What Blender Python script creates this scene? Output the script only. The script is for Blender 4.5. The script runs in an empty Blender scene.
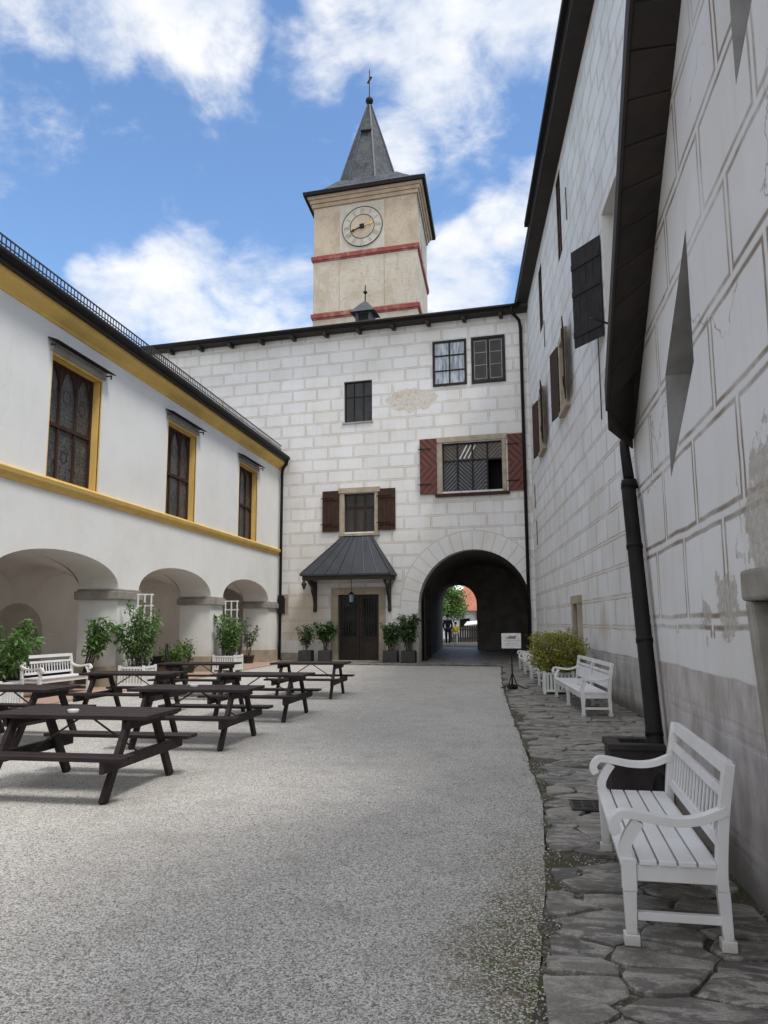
import bpy, math, random
from mathutils import Vector, Matrix, noise
from mathutils.geometry import tessellate_polygon
R_ = math.radians
sc = bpy.context.scene
COL = sc.collection
W = {}            # world matrix of every object made

# ------------------------------------------------------------------ node helpers
class NT:
    def __init__(s, tree): s.t = tree; s.n = tree.nodes; s.l = tree.links
    def new(s, typ, **kw):
        n = s.n.new(typ)
        for k, v in kw.items(): setattr(n, k, v)
        return n
    def put(s, sock, v):
        if isinstance(v, bpy.types.NodeSocket): s.l.new(v, sock)
        elif v is not None:
            try: sock.default_value = v
            except Exception: sock.default_value = (*v, 1) if len(v) == 3 else v
    def m(s, op, a, b=None, c=None, clamp=False):
        n = s.new('ShaderNodeMath', operation=op, use_clamp=clamp)
        s.put(n.inputs[0], a); s.put(n.inputs[1], b); s.put(n.inputs[2], c)
        return n.outputs[0]
    def vm(s, op, a, b=None):
        n = s.new('ShaderNodeVectorMath', operation=op)
        s.put(n.inputs[0], a)
        if b is not None: s.put(n.inputs[1], b)
        return n.outputs['Value'] if op in ('DOT_PRODUCT', 'LENGTH', 'DISTANCE') else n.outputs['Vector']
    def mix(s, f, a, b, mode='MIX'):
        n = s.new('ShaderNodeMix', data_type='RGBA', blend_type=mode)
        s.put(n.inputs[0], f)
        s.put(n.inputs[6], (*a, 1) if isinstance(a, tuple) and len(a) == 3 else a)
        s.put(n.inputs[7], (*b, 1) if isinstance(b, tuple) and len(b) == 3 else b)
        return n.outputs[2]
    def noise(s, vec, scale, detail=4, rough=.55, dist=0):
        n = s.new('ShaderNodeTexNoise')
        s.put(n.inputs['Vector'], vec); s.put(n.inputs['Scale'], scale)
        s.put(n.inputs['Detail'], detail); s.put(n.inputs['Roughness'], rough); s.put(n.inputs['Distortion'], dist)
        return n.outputs['Fac']
    def ramp(s, f, a, b, smooth=True):
        n = s.new('ShaderNodeMapRange', interpolation_type='SMOOTHSTEP' if smooth else 'LINEAR')
        s.put(n.inputs[0], f); s.put(n.inputs[1], a); s.put(n.inputs[2], b)
        return n.outputs[0]
    def sep(s, v):
        n = s.new('ShaderNodeSeparateXYZ'); s.put(n.inputs[0], v); return n.outputs
    def comb(s, x, y, z):
        n = s.new('ShaderNodeCombineXYZ'); s.put(n.inputs[0], x); s.put(n.inputs[1], y); s.put(n.inputs[2], z); return n.outputs[0]
    def vscale(s, v, k): return s.vm('MULTIPLY', v, k)

MATS = {}
def newmat(name):
    m = bpy.data.materials.new(name); m.use_nodes = True
    t = NT(m.node_tree)
    b = m.node_tree.nodes['Principled BSDF']
    co = t.new('ShaderNodeTexCoord').outputs['Object']
    MATS[name] = m
    return m, t, b, co
def bump(t, b, h, strength=.3, dist=.01):
    n = t.new('ShaderNodeBump'); t.put(n.inputs['Height'], h); n.inputs['Strength'].default_value = strength
    n.inputs['Distance'].default_value = dist
    t.l.new(n.outputs[0], b.inputs['Normal'])
def simple(name, c1, c2=None, scale=3, rough=.7, metallic=0, bscale=40, bstr=.2, bdist=.004, island=0, spec=.5, stretch=None, lo=.3, hi=.7):
    m, t, b, co = newmat(name)
    c2 = c2 or tuple(x * .7 for x in c1)
    v = t.vscale(co, stretch) if stretch else co
    f = t.ramp(t.noise(v, scale, 6, .6), lo, hi)
    col = t.mix(f, c1, c2)
    if island:
        ri = t.new('ShaderNodeNewGeometry').outputs['Random Per Island']
        k = t.m('ADD', t.m('MULTIPLY', ri, island), 1 - island / 2)
        n = t.new('ShaderNodeHueSaturation'); t.put(n.inputs['Value'], k); t.put(n.inputs['Color'], col)
        col = n.outputs[0]
    t.put(b.inputs['Base Color'], col)
    b.inputs['Roughness'].default_value = rough; b.inputs['Metallic'].default_value = metallic
    b.inputs['Specular IOR Level'].default_value = spec
    if bstr: bump(t, b, t.noise(v, bscale, 5, .6), bstr, bdist)
    return m

# ------------------------------------------------------------------ mesh helper
SPLIT = {'rafter_end', 'rail', 'roundel', 'tie_iron', 'seam', 'pipe_clip', 'strap', 'hinge', 'hook', 'outer_walls', 'return_wall', 'light_strip', 'lesene', 'beam', 'apron', 'post', 'brace', 'pipe_box_', 'ridge_'}
class MB:
    def __init__(s): s.v = []; s.f = []; s.sm = []
    def add(s, vs, fs, M=None, smooth=False):
        o = len(s.v)
        for p in vs:
            p = Vector(p)
            s.v.append(M @ p if M is not None else p)
        for f in fs: s.f.append(tuple(i + o for i in f)); s.sm.append(smooth)
        return s
    def box(s, x0, x1, y0, y1, z0, z1, M=None):
        vs = [(x0,y0,z0),(x1,y0,z0),(x1,y1,z0),(x0,y1,z0),(x0,y0,z1),(x1,y0,z1),(x1,y1,z1),(x0,y1,z1)]
        return s.add(vs, [(3,2,1,0),(4,5,6,7),(0,1,5,4),(1,2,6,5),(2,3,7,6),(3,0,4,7)], M)
    def bar(s, p, q, w, h, up=(0,0,1), w2=None, h2=None):
        p = Vector(p); q = Vector(q); d = (q - p).normalized(); up = Vector(up)
        if abs(d.dot(up)) > .99: up = Vector((0,1,0))
        sd = d.cross(up).normalized(); u = sd.cross(d)
        w2 = w2 or w; h2 = h2 or h
        vs = [c + sd*a*ww/2 + u*b*hh/2 for c, ww, hh in ((p,w,h),(q,w2,h2)) for a, b in ((-1,-1),(1,-1),(1,1),(-1,1))]
        return s.add(vs, [(3,2,1,0),(4,5,6,7),(0,1,5,4),(1,2,6,5),(2,3,7,6),(3,0,4,7)])
    def tube(s, pts, r, n=10, caps=True, smooth=True):
        pts = [Vector(p) for p in pts]
        rs = r if isinstance(r, (list, tuple)) else [r] * len(pts)
        rings = []; up = Vector((.13,.21,.97)).normalized()
        vs = []
        for i, p in enumerate(pts):
            d = (pts[min(i+1, len(pts)-1)] - pts[max(i-1, 0)]).normalized()
            sd = d.cross(up)
            if sd.length < .05: sd = d.cross(Vector((1,0,0)))
            sd.normalize(); u = sd.cross(d)
            vs += [p + (sd*math.cos(a) + u*math.sin(a)) * rs[i] for a in [k*2*math.pi/n for k in range(n)]]
        fs = [(i*n+k, i*n+(k+1) % n, (i+1)*n+(k+1) % n, (i+1)*n+k) for i in range(len(pts)-1) for k in range(n)]
        if caps: fs += [tuple(reversed(range(n))), tuple((len(pts)-1)*n+k for k in range(n))]
        return s.add(vs, fs, None, smooth)
    def lathe(s, prof, n=24, M=None, smooth=True, cap=True):
        vs = [(r*math.cos(a), r*math.sin(a), z) for r, z in prof for a in [k*2*math.pi/n for k in range(n)]]
        fs = [(i*n+k, i*n+(k+1) % n, (i+1)*n+(k+1) % n, (i+1)*n+k) for i in range(len(prof)-1) for k in range(n)]
        if cap: fs += [tuple(reversed(range(n))), tuple((len(prof)-1)*n+k for k in range(n))]
        return s.add(vs, fs, M, smooth)
    def prism(s, poly, d0, d1, M=None, holes=()):
        """poly in (x,z), extruded along y"""
        loops = [list(poly)] + [list(h) for h in holes]
        flat = [p for l in loops for p in l]
        tris = tessellate_polygon([[Vector((a, b, 0)) for a, b in l] for l in loops])
        N = len(flat)
        vs = [(a, d0, b) for a, b in flat] + [(a, d1, b) for a, b in flat]
        fs = []
        for t in tris:
            a, b, c = [Vector((*flat[i], 0)) for i in t]
            if (b-a).cross(c-a).z < 0: t = (t[0], t[2], t[1])
            fs.append(tuple(t)); fs.append(tuple(i + N for i in reversed(t)))
        o = 0
        for l in loops:
            n = len(l)
            ar = sum(l[i][0]*l[(i+1)%n][1] - l[(i+1)%n][0]*l[i][1] for i in range(n))
            ccw = ar > 0
            if o > 0: ccw = not ccw
            for i in range(n):
                j = (i+1) % n
                q = (o+i, o+i+N, o+j+N, o+j)
                fs.append(q if ccw else tuple(reversed(q)))
            o += n
        return s.add(vs, fs, M)
    def leaf(s, c, size, rng, droop=0.2, asp=.5):
        a = rng.uniform(0, 6.283); e = rng.uniform(-.9, .9) - droop
        d = Vector((math.cos(a)*math.cos(e), math.sin(a)*math.cos(e), math.sin(e)))
        sd = d.cross(Vector((rng.uniform(-.6,.6), rng.uniform(-.6,.6), 1))).normalized()
        u = sd.cross(d)
        L = size * rng.uniform(.7, 1.25); w = L*asp/2
        vs = [c, c + d*L*.45 + sd*w - u*L*.06, c + d*L - u*L*.1, c + d*L*.45 - sd*w - u*L*.06, c + d*L*.5 + u*L*.03]
        return s.add(vs, [(0,1,4),(1,2,4),(2,3,4),(3,0,4)])
    def build(s, name, mat, parent=None, M=None, bevel=0):
        if name in SPLIT:
            par = list(range(len(s.v)))
            def find(i):
                while par[i] != i: par[i] = par[par[i]]; i = par[i]
                return i
            for f in s.f:
                for k in f[1:]: par[find(k)] = find(f[0])
            comp = {}
            for f, q in zip(s.f, s.sm): comp.setdefault(find(f[0]), []).append((f, q))
            if len(comp) > 1:
                o = None
                for fs in comp.values():
                    ids = sorted({i for f, q in fs for i in f}); mp = {a: b for b, a in enumerate(ids)}
                    m2 = MB(); m2.v = [s.v[i] for i in ids]; m2.f = [tuple(mp[i] for i in f) for f, q in fs]; m2.sm = [q for f, q in fs]
                    o = m2._build(name, mat, parent, M, bevel)
                return o
        return s._build(name, mat, parent, M, bevel)
    def _build(s, name, mat, parent=None, M=None, bevel=0):
        me = bpy.data.meshes.new(name)
        me.from_pydata([tuple(p) for p in s.v], [], s.f)
        me.polygons.foreach_set('use_smooth', s.sm)
        me.materials.append(MATS[mat] if isinstance(mat, str) else mat)
        me.update()
        o = bpy.data.objects.new(name, me); COL.objects.link(o)
        place(o, parent, M)
        if bevel:
            b = o.modifiers.new('bevel', 'BEVEL'); b.width = bevel; b.segments = 2; b.limit_method = 'ANGLE'; b.angle_limit = R_(40)
        return o
def place(o, parent, M):
    M = M or Matrix.Identity(4)
    if parent is not None:
        o.parent = parent; o.matrix_local = W[parent].inverted() @ (W[parent] @ Matrix.Identity(4) if M == 'P' else M)
        if M == 'P': M = W[parent]
    else: o.matrix_local = M
    W[o] = M
def tag(o, label=None, cat=None, group=None, kind=None):
    for k, v in (('label', label), ('category', cat), ('group', group), ('kind', kind)):
        if v: o[k] = v
    return o
def thing(name, label, cat, M=None, group=None):
    o = bpy.data.objects.new(name, None); COL.objects.link(o); o.empty_display_size = .2
    M = M if isinstance(M, Matrix) else Matrix.Translation(M or (0,0,0))
    o.matrix_local = M; W[o] = M
    return tag(o, label, cat, group)
def struct(o): o['kind'] = 'structure'; return o
def copy_tree(o, M=None, parent=None):
    c = o.copy(); COL.objects.link(c)
    if parent is not None:
        c.parent = parent
    if M is not None: c.matrix_local = M; W[c] = M
    for ch in list(o.children): copy_tree(ch, None, c)
    return c
def TR(x, y, z=0, rz=0): return Matrix.Translation((x, y, z)) @ Matrix.Rotation(R_(rz), 4, 'Z')
def frame(ox, oy, dx, dy):
    """wall frame: local x runs along the wall, local y goes into the wall, z up"""
    d = Vector((dx, dy, 0)).normalized(); n = Vector((0,0,1)).cross(d)
    M = Matrix.Identity(4)
    for i in range(3): M[i][0] = d[i]; M[i][1] = n[i]; M[i][2] = (0,0,1)[i]; M[i][3] = (ox, oy, 0)[i]
    return M
def rect(x0, x1, z0, z1): return [(x0,z0),(x1,z0),(x1,z1),(x0,z1)]
def reveals(holes, e, mat, parent, M):
    for h in holes:
        n = len(h)
        ar = sum(h[i][0]*h[(i+1)%n][1] - h[(i+1)%n][0]*h[i][1] for i in range(n))
        hh = h if ar > 0 else list(reversed(h))
        vs = [(a, 0, b) for a, b in hh] + [(a, e, b) for a, b in hh]
        MB().add(vs, [(i, (i+1)%n, (i+1)%n+n, i+n) for i in range(n)]).build('window_reveal', mat, parent, M)
def wallmesh(outer, holes=(), reveal=.25, subdiv=0):
    """front sheet at y=0, with the reveals of its holes going inwards"""
    mb = MB()
    loops = [list(outer)] + [list(h) for h in holes]
    flat = [p for l in loops for p in l]
    tris = tessellate_polygon([[Vector((a, b, 0)) for a, b in l] for l in loops])
    vs = [(a, 0, b) for a, b in flat]; fs = []
    for t in tris:
        a, b, c = [Vector((*flat[i], 0)) for i in t]
        cr = (b-a).cross(c-a).z
        if abs(cr) < 1e-9: continue
        if cr < 0: t = (t[0], t[2], t[1])
        fs.append(tuple(t))
    mb.add(vs, fs)
    for h in (holes if reveal else ()):
        n = len(h); e = reveal
        ar = sum(h[i][0]*h[(i+1)%n][1] - h[(i+1)%n][0]*h[i][1] for i in range(n))
        hh = h if ar > 0 else list(reversed(h))
        vs = [(a, 0, b) for a, b in hh] + [(a, e, b) for a, b in hh]
        mb.add(vs, [(i, (i+1)%n, (i+1)%n+n, i+n) for i in range(n)])
    return mb

# ------------------------------------------------------------------ materials
def sgraffito(name, bw, bh, z0, zmin, gap=.035, lw=.009, line=(.37,.295,.22), extra=None, white=(.73,.73,.725), mortar=(.60,.57,.52), plinth=None, plinthcol=(.48,.46,.44), lm=1.0, seed=0.):
    m, t, b, co = newmat(name)
    wob = t.new('ShaderNodeTexNoise'); t.put(wob.inputs['Vector'], co); wob.inputs['Scale'].default_value = 1.9; wob.inputs['Detail'].default_value = 3
    off = t.vm('SCALE', t.vm('SUBTRACT', wob.outputs['Color'], (.5,.5,.5)))
    off.node.inputs['Scale'].default_value = .045
    p = t.vm('ADD', co, off)
    x, y, z = t.sep(p); X, Y_, Z = t.sep(co)
    v = t.m('DIVIDE', t.m('SUBTRACT', z, z0), bh)
    row = t.m('FLOOR', v)
    wn = t.new('ShaderNodeTexWhiteNoise', noise_dimensions='1D'); t.put(wn.inputs['W'], t.m('ADD', row, seed))
    sh = t.m('ADD', t.m('MULTIPLY', t.m('FLOORED_MODULO', row, 2.), .5), t.m('MULTIPLY', wn.outputs['Value'], .22))
    u = t.m('ADD', t.m('DIVIDE', x, bw), sh)
    fu = t.m('FRACT', u); fv = t.m('FRACT', v)
    du = t.m('MULTIPLY', t.m('MINIMUM', fu, t.m('SUBTRACT', 1., fu)), bw)
    dv = t.m('MULTIPLY', t.m('MINIMUM', fv, t.m('SUBTRACT', 1., fv)), bh)
    d = t.m('MINIMUM', du, dv)
    ln = t.m('SUBTRACT', 1., t.ramp(t.m('ABSOLUTE', t.m('SUBTRACT', d, gap)), lw*.45, lw*1.5))
    band = t.m('SUBTRACT', 1., t.ramp(d, gap*.8, gap*1.15))
    fade = t.ramp(t.noise(co, 1.1, 6, .65), .34, .62)
    ln = t.m('MULTIPLY', ln, t.m('ADD', t.m('MULTIPLY', fade, .75), .25))
    blk = t.new('ShaderNodeTexWhiteNoise', noise_dimensions='2D')
    t.put(blk.inputs['Vector'], t.comb(t.m('FLOOR', u), row, 0.))
    k = t.m('ADD', .96, t.m('MULTIPLY', blk.outputs['Value'], .06))
    n1 = t.ramp(t.noise(co, .55, 7, .62), .38, .68)
    base = t.mix(t.m('MULTIPLY', n1, .55), white, tuple(a*c for a, c in zip(white, (.84,.80,.73))))
    base = t.mix(1., base, t.comb(k, k, k), 'MULTIPLY')
    streak = t.ramp(t.noise(t.vscale(co, (3.2, 1, .35)), 1.6, 6, .65), .5, .78)
    base = t.mix(t.m('MULTIPLY', streak, .30), base, (.42,.40,.37))
    col = t.mix(t.m('MULTIPLY', band, .55), base, mortar)
    col = t.mix(t.m('MULTIPLY', ln, lm), col, line)
    plain = base
    region = t.m('GREATER_THAN', t.m('ADD', Z, t.m('MULTIPLY', t.noise(co, 1.5), .1)), zmin)
    h = t.m('ADD', t.m('MULTIPLY', t.noise(co, 14, 6, .7), .5), t.m('MULTIPLY', ln, -.35*lm))
    if extra: col, plain, h, region = extra(t, co, X, Z, col, plain, h, region)
    col = t.mix(region, plain, col)
    if plinth is not None:
        edge = t.m('ADD', Z, t.m('MULTIPLY', t.m('SUBTRACT', t.noise(co, .8, 6), .5), .10))
        pm = t.m('SUBTRACT', 1., t.ramp(edge, plinth-.012, plinth+.012))
        pc = t.mix(t.ramp(t.noise(t.vscale(co, (1.4,1,.7)), 2.2, 8, .68), .36, .66), plinthcol, tuple(a*c for a, c in zip(plinthcol, (.66,.62,.60))))
        damp = t.m('SUBTRACT', 1., t.ramp(t.m('ADD', Z, t.m('MULTIPLY', t.noise(co, 2.4, 6), .5)), .30, .62))
        pc = t.mix(t.m('MULTIPLY', damp, .72), pc, (.12,.105,.085))
        col = t.mix(pm, col, pc)
        h = t.m('ADD', h, t.m('MULTIPLY', pm, -.5))
    else:
        damp = t.m('SUBTRACT', 1., t.ramp(t.m('ADD', Z, t.m('MULTIPLY', t.noise(co, 1.2, 6), 1.6)), .7, 1.7))
        col = t.mix(t.m('MULTIPLY', damp, .5), col, (.40,.34,.27))
    t.put(b.inputs['Base Color'], col); b.inputs['Roughness'].default_value = .92; b.inputs['Specular IOR Level'].default_value = .2
    bump(t, b, h, .55, .012)
    return m

# position of the gateway arch in the gate wall, along the wall
K = 1.0063
def ub(x): return (x + 9.7) * K
AC, AR, ASP = ub(-1.56), 2.21, 2.20           # arch centre, radius, springing height
def gate_extra(t, co, X, Z, col, plain, h, region):
    dx = t.m('SUBTRACT', X, AC); dz = t.m('SUBTRACT', Z, ASP)
    r = t.m('SQRT', t.m('ADD', t.m('MULTIPLY', dx, dx), t.m('MULTIPLY', dz, dz)))
    ang = t.m('ARCTAN2', dx, dz)
    fr = t.m('FRACT', t.m('MULTIPLY', ang, 19/math.pi))
    da = t.m('MULTIPLY', t.m('MULTIPLY', t.m('MINIMUM', fr, t.m('SUBTRACT', 1., fr)), math.pi/19), r)
    l1 = t.m('SUBTRACT', 1., t.ramp(da, .012, .03))
    l2 = t.m('SUBTRACT', 1., t.ramp(t.m('ABSOLUTE', t.m('SUBTRACT', r, 2.95)), .012, .03))
    l = t.m('MAXIMUM', l1, l2)
    ring = t.m('MULTIPLY', t.m('LESS_THAN', r, 2.97), t.m('GREATER_THAN', Z, ASP-.1))
    ringcol = t.mix(t.m('MULTIPLY', l, .5), plain, (.42,.34,.26))
    col = t.mix(ring, col, ringcol)
    # faded sgraffito cartouche
    cx = t.m('DIVIDE', t.m('SUBTRACT', X, ub(-3.95)), 1.15); cz = t.m('DIVIDE', t.m('SUBTRACT', Z, 10.68), .56)
    q = t.m('ADD', t.m('SQRT', t.m('ADD', t.m('MULTIPLY', cx, cx), t.m('MULTIPLY', cz, cz))), t.m('MULTIPLY', t.m('SUBTRACT', t.noise(co, 3.2, 5), .5), .9))
    msk = t.m('SUBTRACT', 1., t.ramp(q, .85, .95))
    scr = t.ramp(t.m('ABSOLUTE', t.m('SUBTRACT', t.noise(co, 5.5, 3, .5, 1.6), .5)), .012, .05)
    cart = t.mix(scr, (.42,.35,.27), (.61,.56,.49))
    col = t.mix(t.m('MULTIPLY', msk, .8), col, cart)
    # yellow-brown damp stain by the left corner
    s1 = t.m('SUBTRACT', 1., t.ramp(t.m('ADD', t.vm('DISTANCE', t.vscale(co, (1,0,1.1)), (1.0,0,2.0)), t.m('MULTIPLY', t.noise(co, 1.6, 6), 1.2)), 1.2, 2.3))
    col = t.mix(t.m('MULTIPLY', s1, .5), col, (.46,.35,.22))
    # smooth plaster by the small window and by the door
    return col, plain, h, region
def near_extra(t, co, X, Z, col, plain, h, region):
    # plaster come off beside the doorway: coarse grey-brown rubble render
    nz = t.m('MULTIPLY', t.m('SUBTRACT', t.noise(co, 4.5, 8, .7), .5), .95)
    d1 = t.vm('DISTANCE', t.vscale(co, (1,0,1)), (3.2,0,1.66))
    d2 = t.vm('DISTANCE', t.vscale(co, (.8,0,1)), (4.25*.8,0,2.0))
    d3 = t.vm('DISTANCE', t.vscale(co, (1,0,1)), (2.6,0,1.56))
    dd = t.m('ADD', t.m('MINIMUM', t.m('MINIMUM', d1, t.m('SUBTRACT', d2, .28)), t.m('ADD', d3, .10)), nz)
    pm = t.m('MULTIPLY', t.m('SUBTRACT', 1., t.ramp(dd, .19, .23)), .85)
    rc = t.mix(t.ramp(t.noise(co, 22, 6, .7), .35, .65), (.52,.49,.45), (.36,.33,.285))
    rc = t.mix(t.m('MULTIPLY', t.ramp(t.noise(co, 6, 3), .56, .66), .6), rc, (.40,.32,.21))
    col = t.mix(pm, col, rc); plain = t.mix(pm, plain, rc)
    h = t.m('ADD', h, t.m('MULTIPLY', pm, t.m('SUBTRACT', t.m('MULTIPLY', t.noise(co, 30, 5, .7), 1.2), 1.3)))
    # hairline cracks
    v = t.new('ShaderNodeTexVoronoi', feature='DISTANCE_TO_EDGE'); t.put(v.inputs['Vector'], t.vm('ADD', co, t.vscale(t.comb(t.noise(co, 3), t.noise(co, 2.2), t.noise(co, 2.7)), (.5,.5,.5)))); v.inputs['Scale'].default_value = .62
    cr = t.m('MULTIPLY', t.m('SUBTRACT', 1., t.ramp(v.outputs['Distance'], .001, .006)), .8)
    cr = t.m('MULTIPLY', cr, t.ramp(t.noise(co, .8), .52, .6))
    col = t.mix(cr, col, (.22,.19,.16)); plain = t.mix(cr, plain, (.22,.19,.16))
    return col, plain, h, region
def far_extra(t, co, X, Z, col, plain, h, region):
    s = t.m('SUBTRACT', 1., t.ramp(t.m('ADD', t.vm('DISTANCE', t.vscale(co, (1,0,.9)), (13.6,0,1.35)), t.m('MULTIPLY', t.noise(co, 2.5, 6), .8)), .45, 1.1))
    c2 = t.mix(t.m('MULTIPLY', s, .6), col, (.47,.38,.26))
    p2 = t.mix(t.m('MULTIPLY', s, .6), plain, (.47,.38,.26))
    g = t.ramp(t.noise(t.vscale(co, (1, 1, .6)), .5, 6, .6), .45, .7)
    c2 = t.mix(t.m('MULTIPLY', g, .35), c2, (.50,.47,.40))
    return c2, p2, h, region
sgraffito('gate_plaster', 1.12, .52, .1, .9, gap=.034, lw=.012, extra=gate_extra, lm=.75)
sgraffito('wing_plaster', 1.15, .56, .33, 1.3, gap=.034, lw=.013, extra=far_extra, plinth=.95, lm=.85, plinthcol=(.54,.52,.49), seed=7.)
sgraffito('house_plaster', 1.12, .65, .25, 1.5, gap=.040, lw=.017, extra=near_extra, plinth=1.20, lm=1., line=(.25,.205,.165), white=(.72,.722,.725), mortar=(.69,.675,.65), plinthcol=(.55,.525,.51), seed=3.)

m, t, b, co = newmat('white_plaster')
X, Y, Z = t.sep(co)
c = t.mix(t.ramp(t.noise(co, .7, 7, .62), .35, .68), (.74,.74,.715), (.69,.685,.65))
c = t.mix(t.m('MULTIPLY', t.ramp(t.noise(t.vscale(co, (3,3,.35)), 1.3, 7, .68), .54, .8), .30), c, (.50,.485,.44))
spl = t.m('SUBTRACT', 1., t.ramp(t.m('ADD', Z, t.m('MULTIPLY', t.noise(co, 2.2, 7, .68), 1.1)), .7, 1.6))
c = t.mix(t.m('MULTIPLY', spl, .55), c, (.40,.37,.31))
v = t.m('ABSOLUTE', t.m('SUBTRACT', t.noise(co, .9, 5, .62, .8), .5))
c = t.mix(t.m('MULTIPLY', t.m('MULTIPLY', t.m('SUBTRACT', 1., t.ramp(v, .0006, .003)), .35), t.ramp(t.noise(co, .5), .5, .6)), c, (.35,.33,.30))
t.put(b.inputs['Base Color'], c); b.inputs['Roughness'].default_value = .92; b.inputs['Specular IOR Level'].default_value = .2
bump(t, b, t.m('ADD', t.noise(co, 40, 6, .7), t.m('MULTIPLY', t.noise(co, 1.3, 4), 3.)), .25, .008)
simple('vault_plaster', (.80,.79,.75), (.73,.72,.67), 1.3, .9, bscale=50, bstr=.15)
simple('yellow_plaster', (.72,.49,.14), (.62,.41,.12), 2, .85, bscale=60, bstr=.15)
simple('grey_plaster', (.36,.345,.32), (.27,.25,.23), 2, .9, bscale=30, bstr=.35)
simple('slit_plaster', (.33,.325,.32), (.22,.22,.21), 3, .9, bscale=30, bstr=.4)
simple('niche_shade', (.50,.48,.43), (.42,.40,.35), 2, .9)  # recess shade put into the colour
simple('tan_stone', (.42,.36,.27), (.29,.24,.18), 2.5, .9, bscale=30, bstr=.4, bdist=.01)
simple('grey_stone', (.34,.32,.29), (.22,.20,.17), 3, .9, bscale=35, bstr=.5, bdist=.01)
def stained(name, c1, c2, c3, edge=(.26,.21,.15)):
    m, t, b, co = newmat(name)
    f = t.ramp(t.noise(co, .8, 8, .66, .4), .38, .64)
    c = t.mix(f, c1, c2)
    c = t.mix(t.m('MULTIPLY', t.ramp(t.noise(t.vscale(co, (2.4,2.4,.3)), 1.6, 8, .7), .50, .74), .65), c, c3)
    c = t.mix(t.m('MULTIPLY', t.ramp(t.noise(co, 4, 8, .75), .56, .66), .45), c, edge)
    v = t.m('ABSOLUTE', t.m('SUBTRACT', t.noise(co, 1.7, 4, .6, .8), .5))
    c = t.mix(t.m('MULTIPLY', t.m('SUBTRACT', 1., t.ramp(v, .002, .010)), .45), c, edge)
    t.put(b.inputs['Base Color'], c); b.inputs['Roughness'].default_value = .93; b.inputs['Specular IOR Level'].default_value = .2
    bump(t, b, t.noise(co, 9, 8, .72), .7, .03)
stained('tower_plaster', (.49,.41,.315), (.39,.32,.24), (.30,.255,.20))
stained('tower_pale', (.53,.48,.40), (.44,.385,.30), (.35,.30,.23))
stained('panel_pale', (.50,.47,.41), (.44,.40,.33), (.38,.345,.28))
m, t, b, co = newmat('spire_slate')
x, y, z = t.sep(co)
ang = t.m('MULTIPLY', t.m('ADD', x, t.m('MULTIPLY', y, .6)), 4.2)
row = t.m('FLOOR', t.m('MULTIPLY', z, 4.5)); fz = t.m('FRACT', t.m('MULTIPLY', z, 4.5)); fa = t.m('FRACT', t.m('ADD', ang, t.m('MULTIPLY', t.m('FLOORED_MODULO', row, 2.), .5)))
w1_ = t.new('ShaderNodeTexWhiteNoise', noise_dimensions='2D'); t.put(w1_.inputs['Vector'], t.comb(t.m('FLOOR', t.m('ADD', ang, t.m('MULTIPLY', t.m('FLOORED_MODULO', row, 2.), .5))), row, 0.))
c = t.mix(w1_.outputs['Value'], (.028,.032,.038), (.070,.076,.086))
c = t.mix(t.m('MULTIPLY', t.m('MAXIMUM', t.m('LESS_THAN', fz, .14), t.m('LESS_THAN', fa, .10)), .7), c, (.02,.02,.024))
c = t.mix(t.m('MULTIPLY', t.ramp(t.noise(co, 1.2, 6, .6), .45, .7), .4), c, (.09,.10,.105))
t.put(b.inputs['Base Color'], c); b.inputs['Roughness'].default_value = .65; b.inputs['Specular IOR Level'].default_value = .3
bump(t, b, t.m('ADD', fz, w1_.outputs['Value']), .5, .02)
simple('cornice_tan', (.42,.33,.235), (.32,.25,.175), 2, .85)
simple('red_band', (.26,.06,.05), (.40,.22,.17), 2.6, .85, bscale=20, lo=.45, hi=.72)
simple('slate', (.038,.041,.047), (.062,.066,.074), 4, .6, bscale=20, bstr=.3, bdist=.02)
simple('black_metal', (.009,.008,.008), (.016,.014,.013), 5, .65, bstr=.1, spec=.18)
simple('canopy_metal', (.045,.050,.060), (.032,.036,.044), 1.5, .5, metallic=.3, bstr=.1)
simple('dark_wood', (.020,.015,.012), (.032,.024,.018), 2, .75, bscale=8, bstr=.4, stretch=(1,6,6), bdist=.006)
simple('soffit_wood', (.030,.022,.018), (.016,.012,.010), 2.5, .8, bscale=8, bstr=.4, stretch=(1,.2,1))
simple('brown_wood', (.060,.028,.018), (.030,.016,.011), 3, .78, spec=.25, bscale=10, bstr=.4, stretch=(6,1,1))
simple('black_wood', (.018,.016,.016), (.036,.031,.030), 3, .75, spec=.2, bscale=12, bstr=.5, stretch=(6,1,1))
simple('table_wood', (.014,.009,.010), (.032,.021,.021), 3, .6, spec=.25, bscale=14, bstr=.35, stretch=(1,8,8), bdist=.003)
m, t, b, co = newmat('white_paint')
c = t.mix(t.ramp(t.noise(co, 3, 6), .35, .7), (.72,.72,.725), (.64,.635,.625))
g_ = t.m('SUBTRACT', 1., t.ramp(t.m('ADD', t.sep(co)[2], t.m('MULTIPLY', t.noise(co, 12, 5, .7), .16)), .06, .20))
c = t.mix(t.m('MULTIPLY', g_, .6), c, (.34,.31,.25))
c = t.mix(t.m('MULTIPLY', t.ramp(t.noise(co, 38, 6, .75), .64, .70), .6), c, (.42,.39,.34))
t.put(b.inputs['Base Color'], c); b.inputs['Roughness'].default_value = .45
bump(t, b, t.m('ADD', t.noise(t.vscale(co, (3,30,30)), 5, 4), t.noise(co, 60, 4)), .18, .002)
simple('planter_paint', (.74,.75,.74), (.64,.64,.61), 3, .5, bscale=25, bstr=.12)
simple('terracotta_tiles', (.40,.27,.21), (.33,.24,.19), 3, .85, bscale=15, bstr=.3)
simple('soil', (.04,.03,.022), None, 20, .95, bscale=60, bstr=.6)
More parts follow.
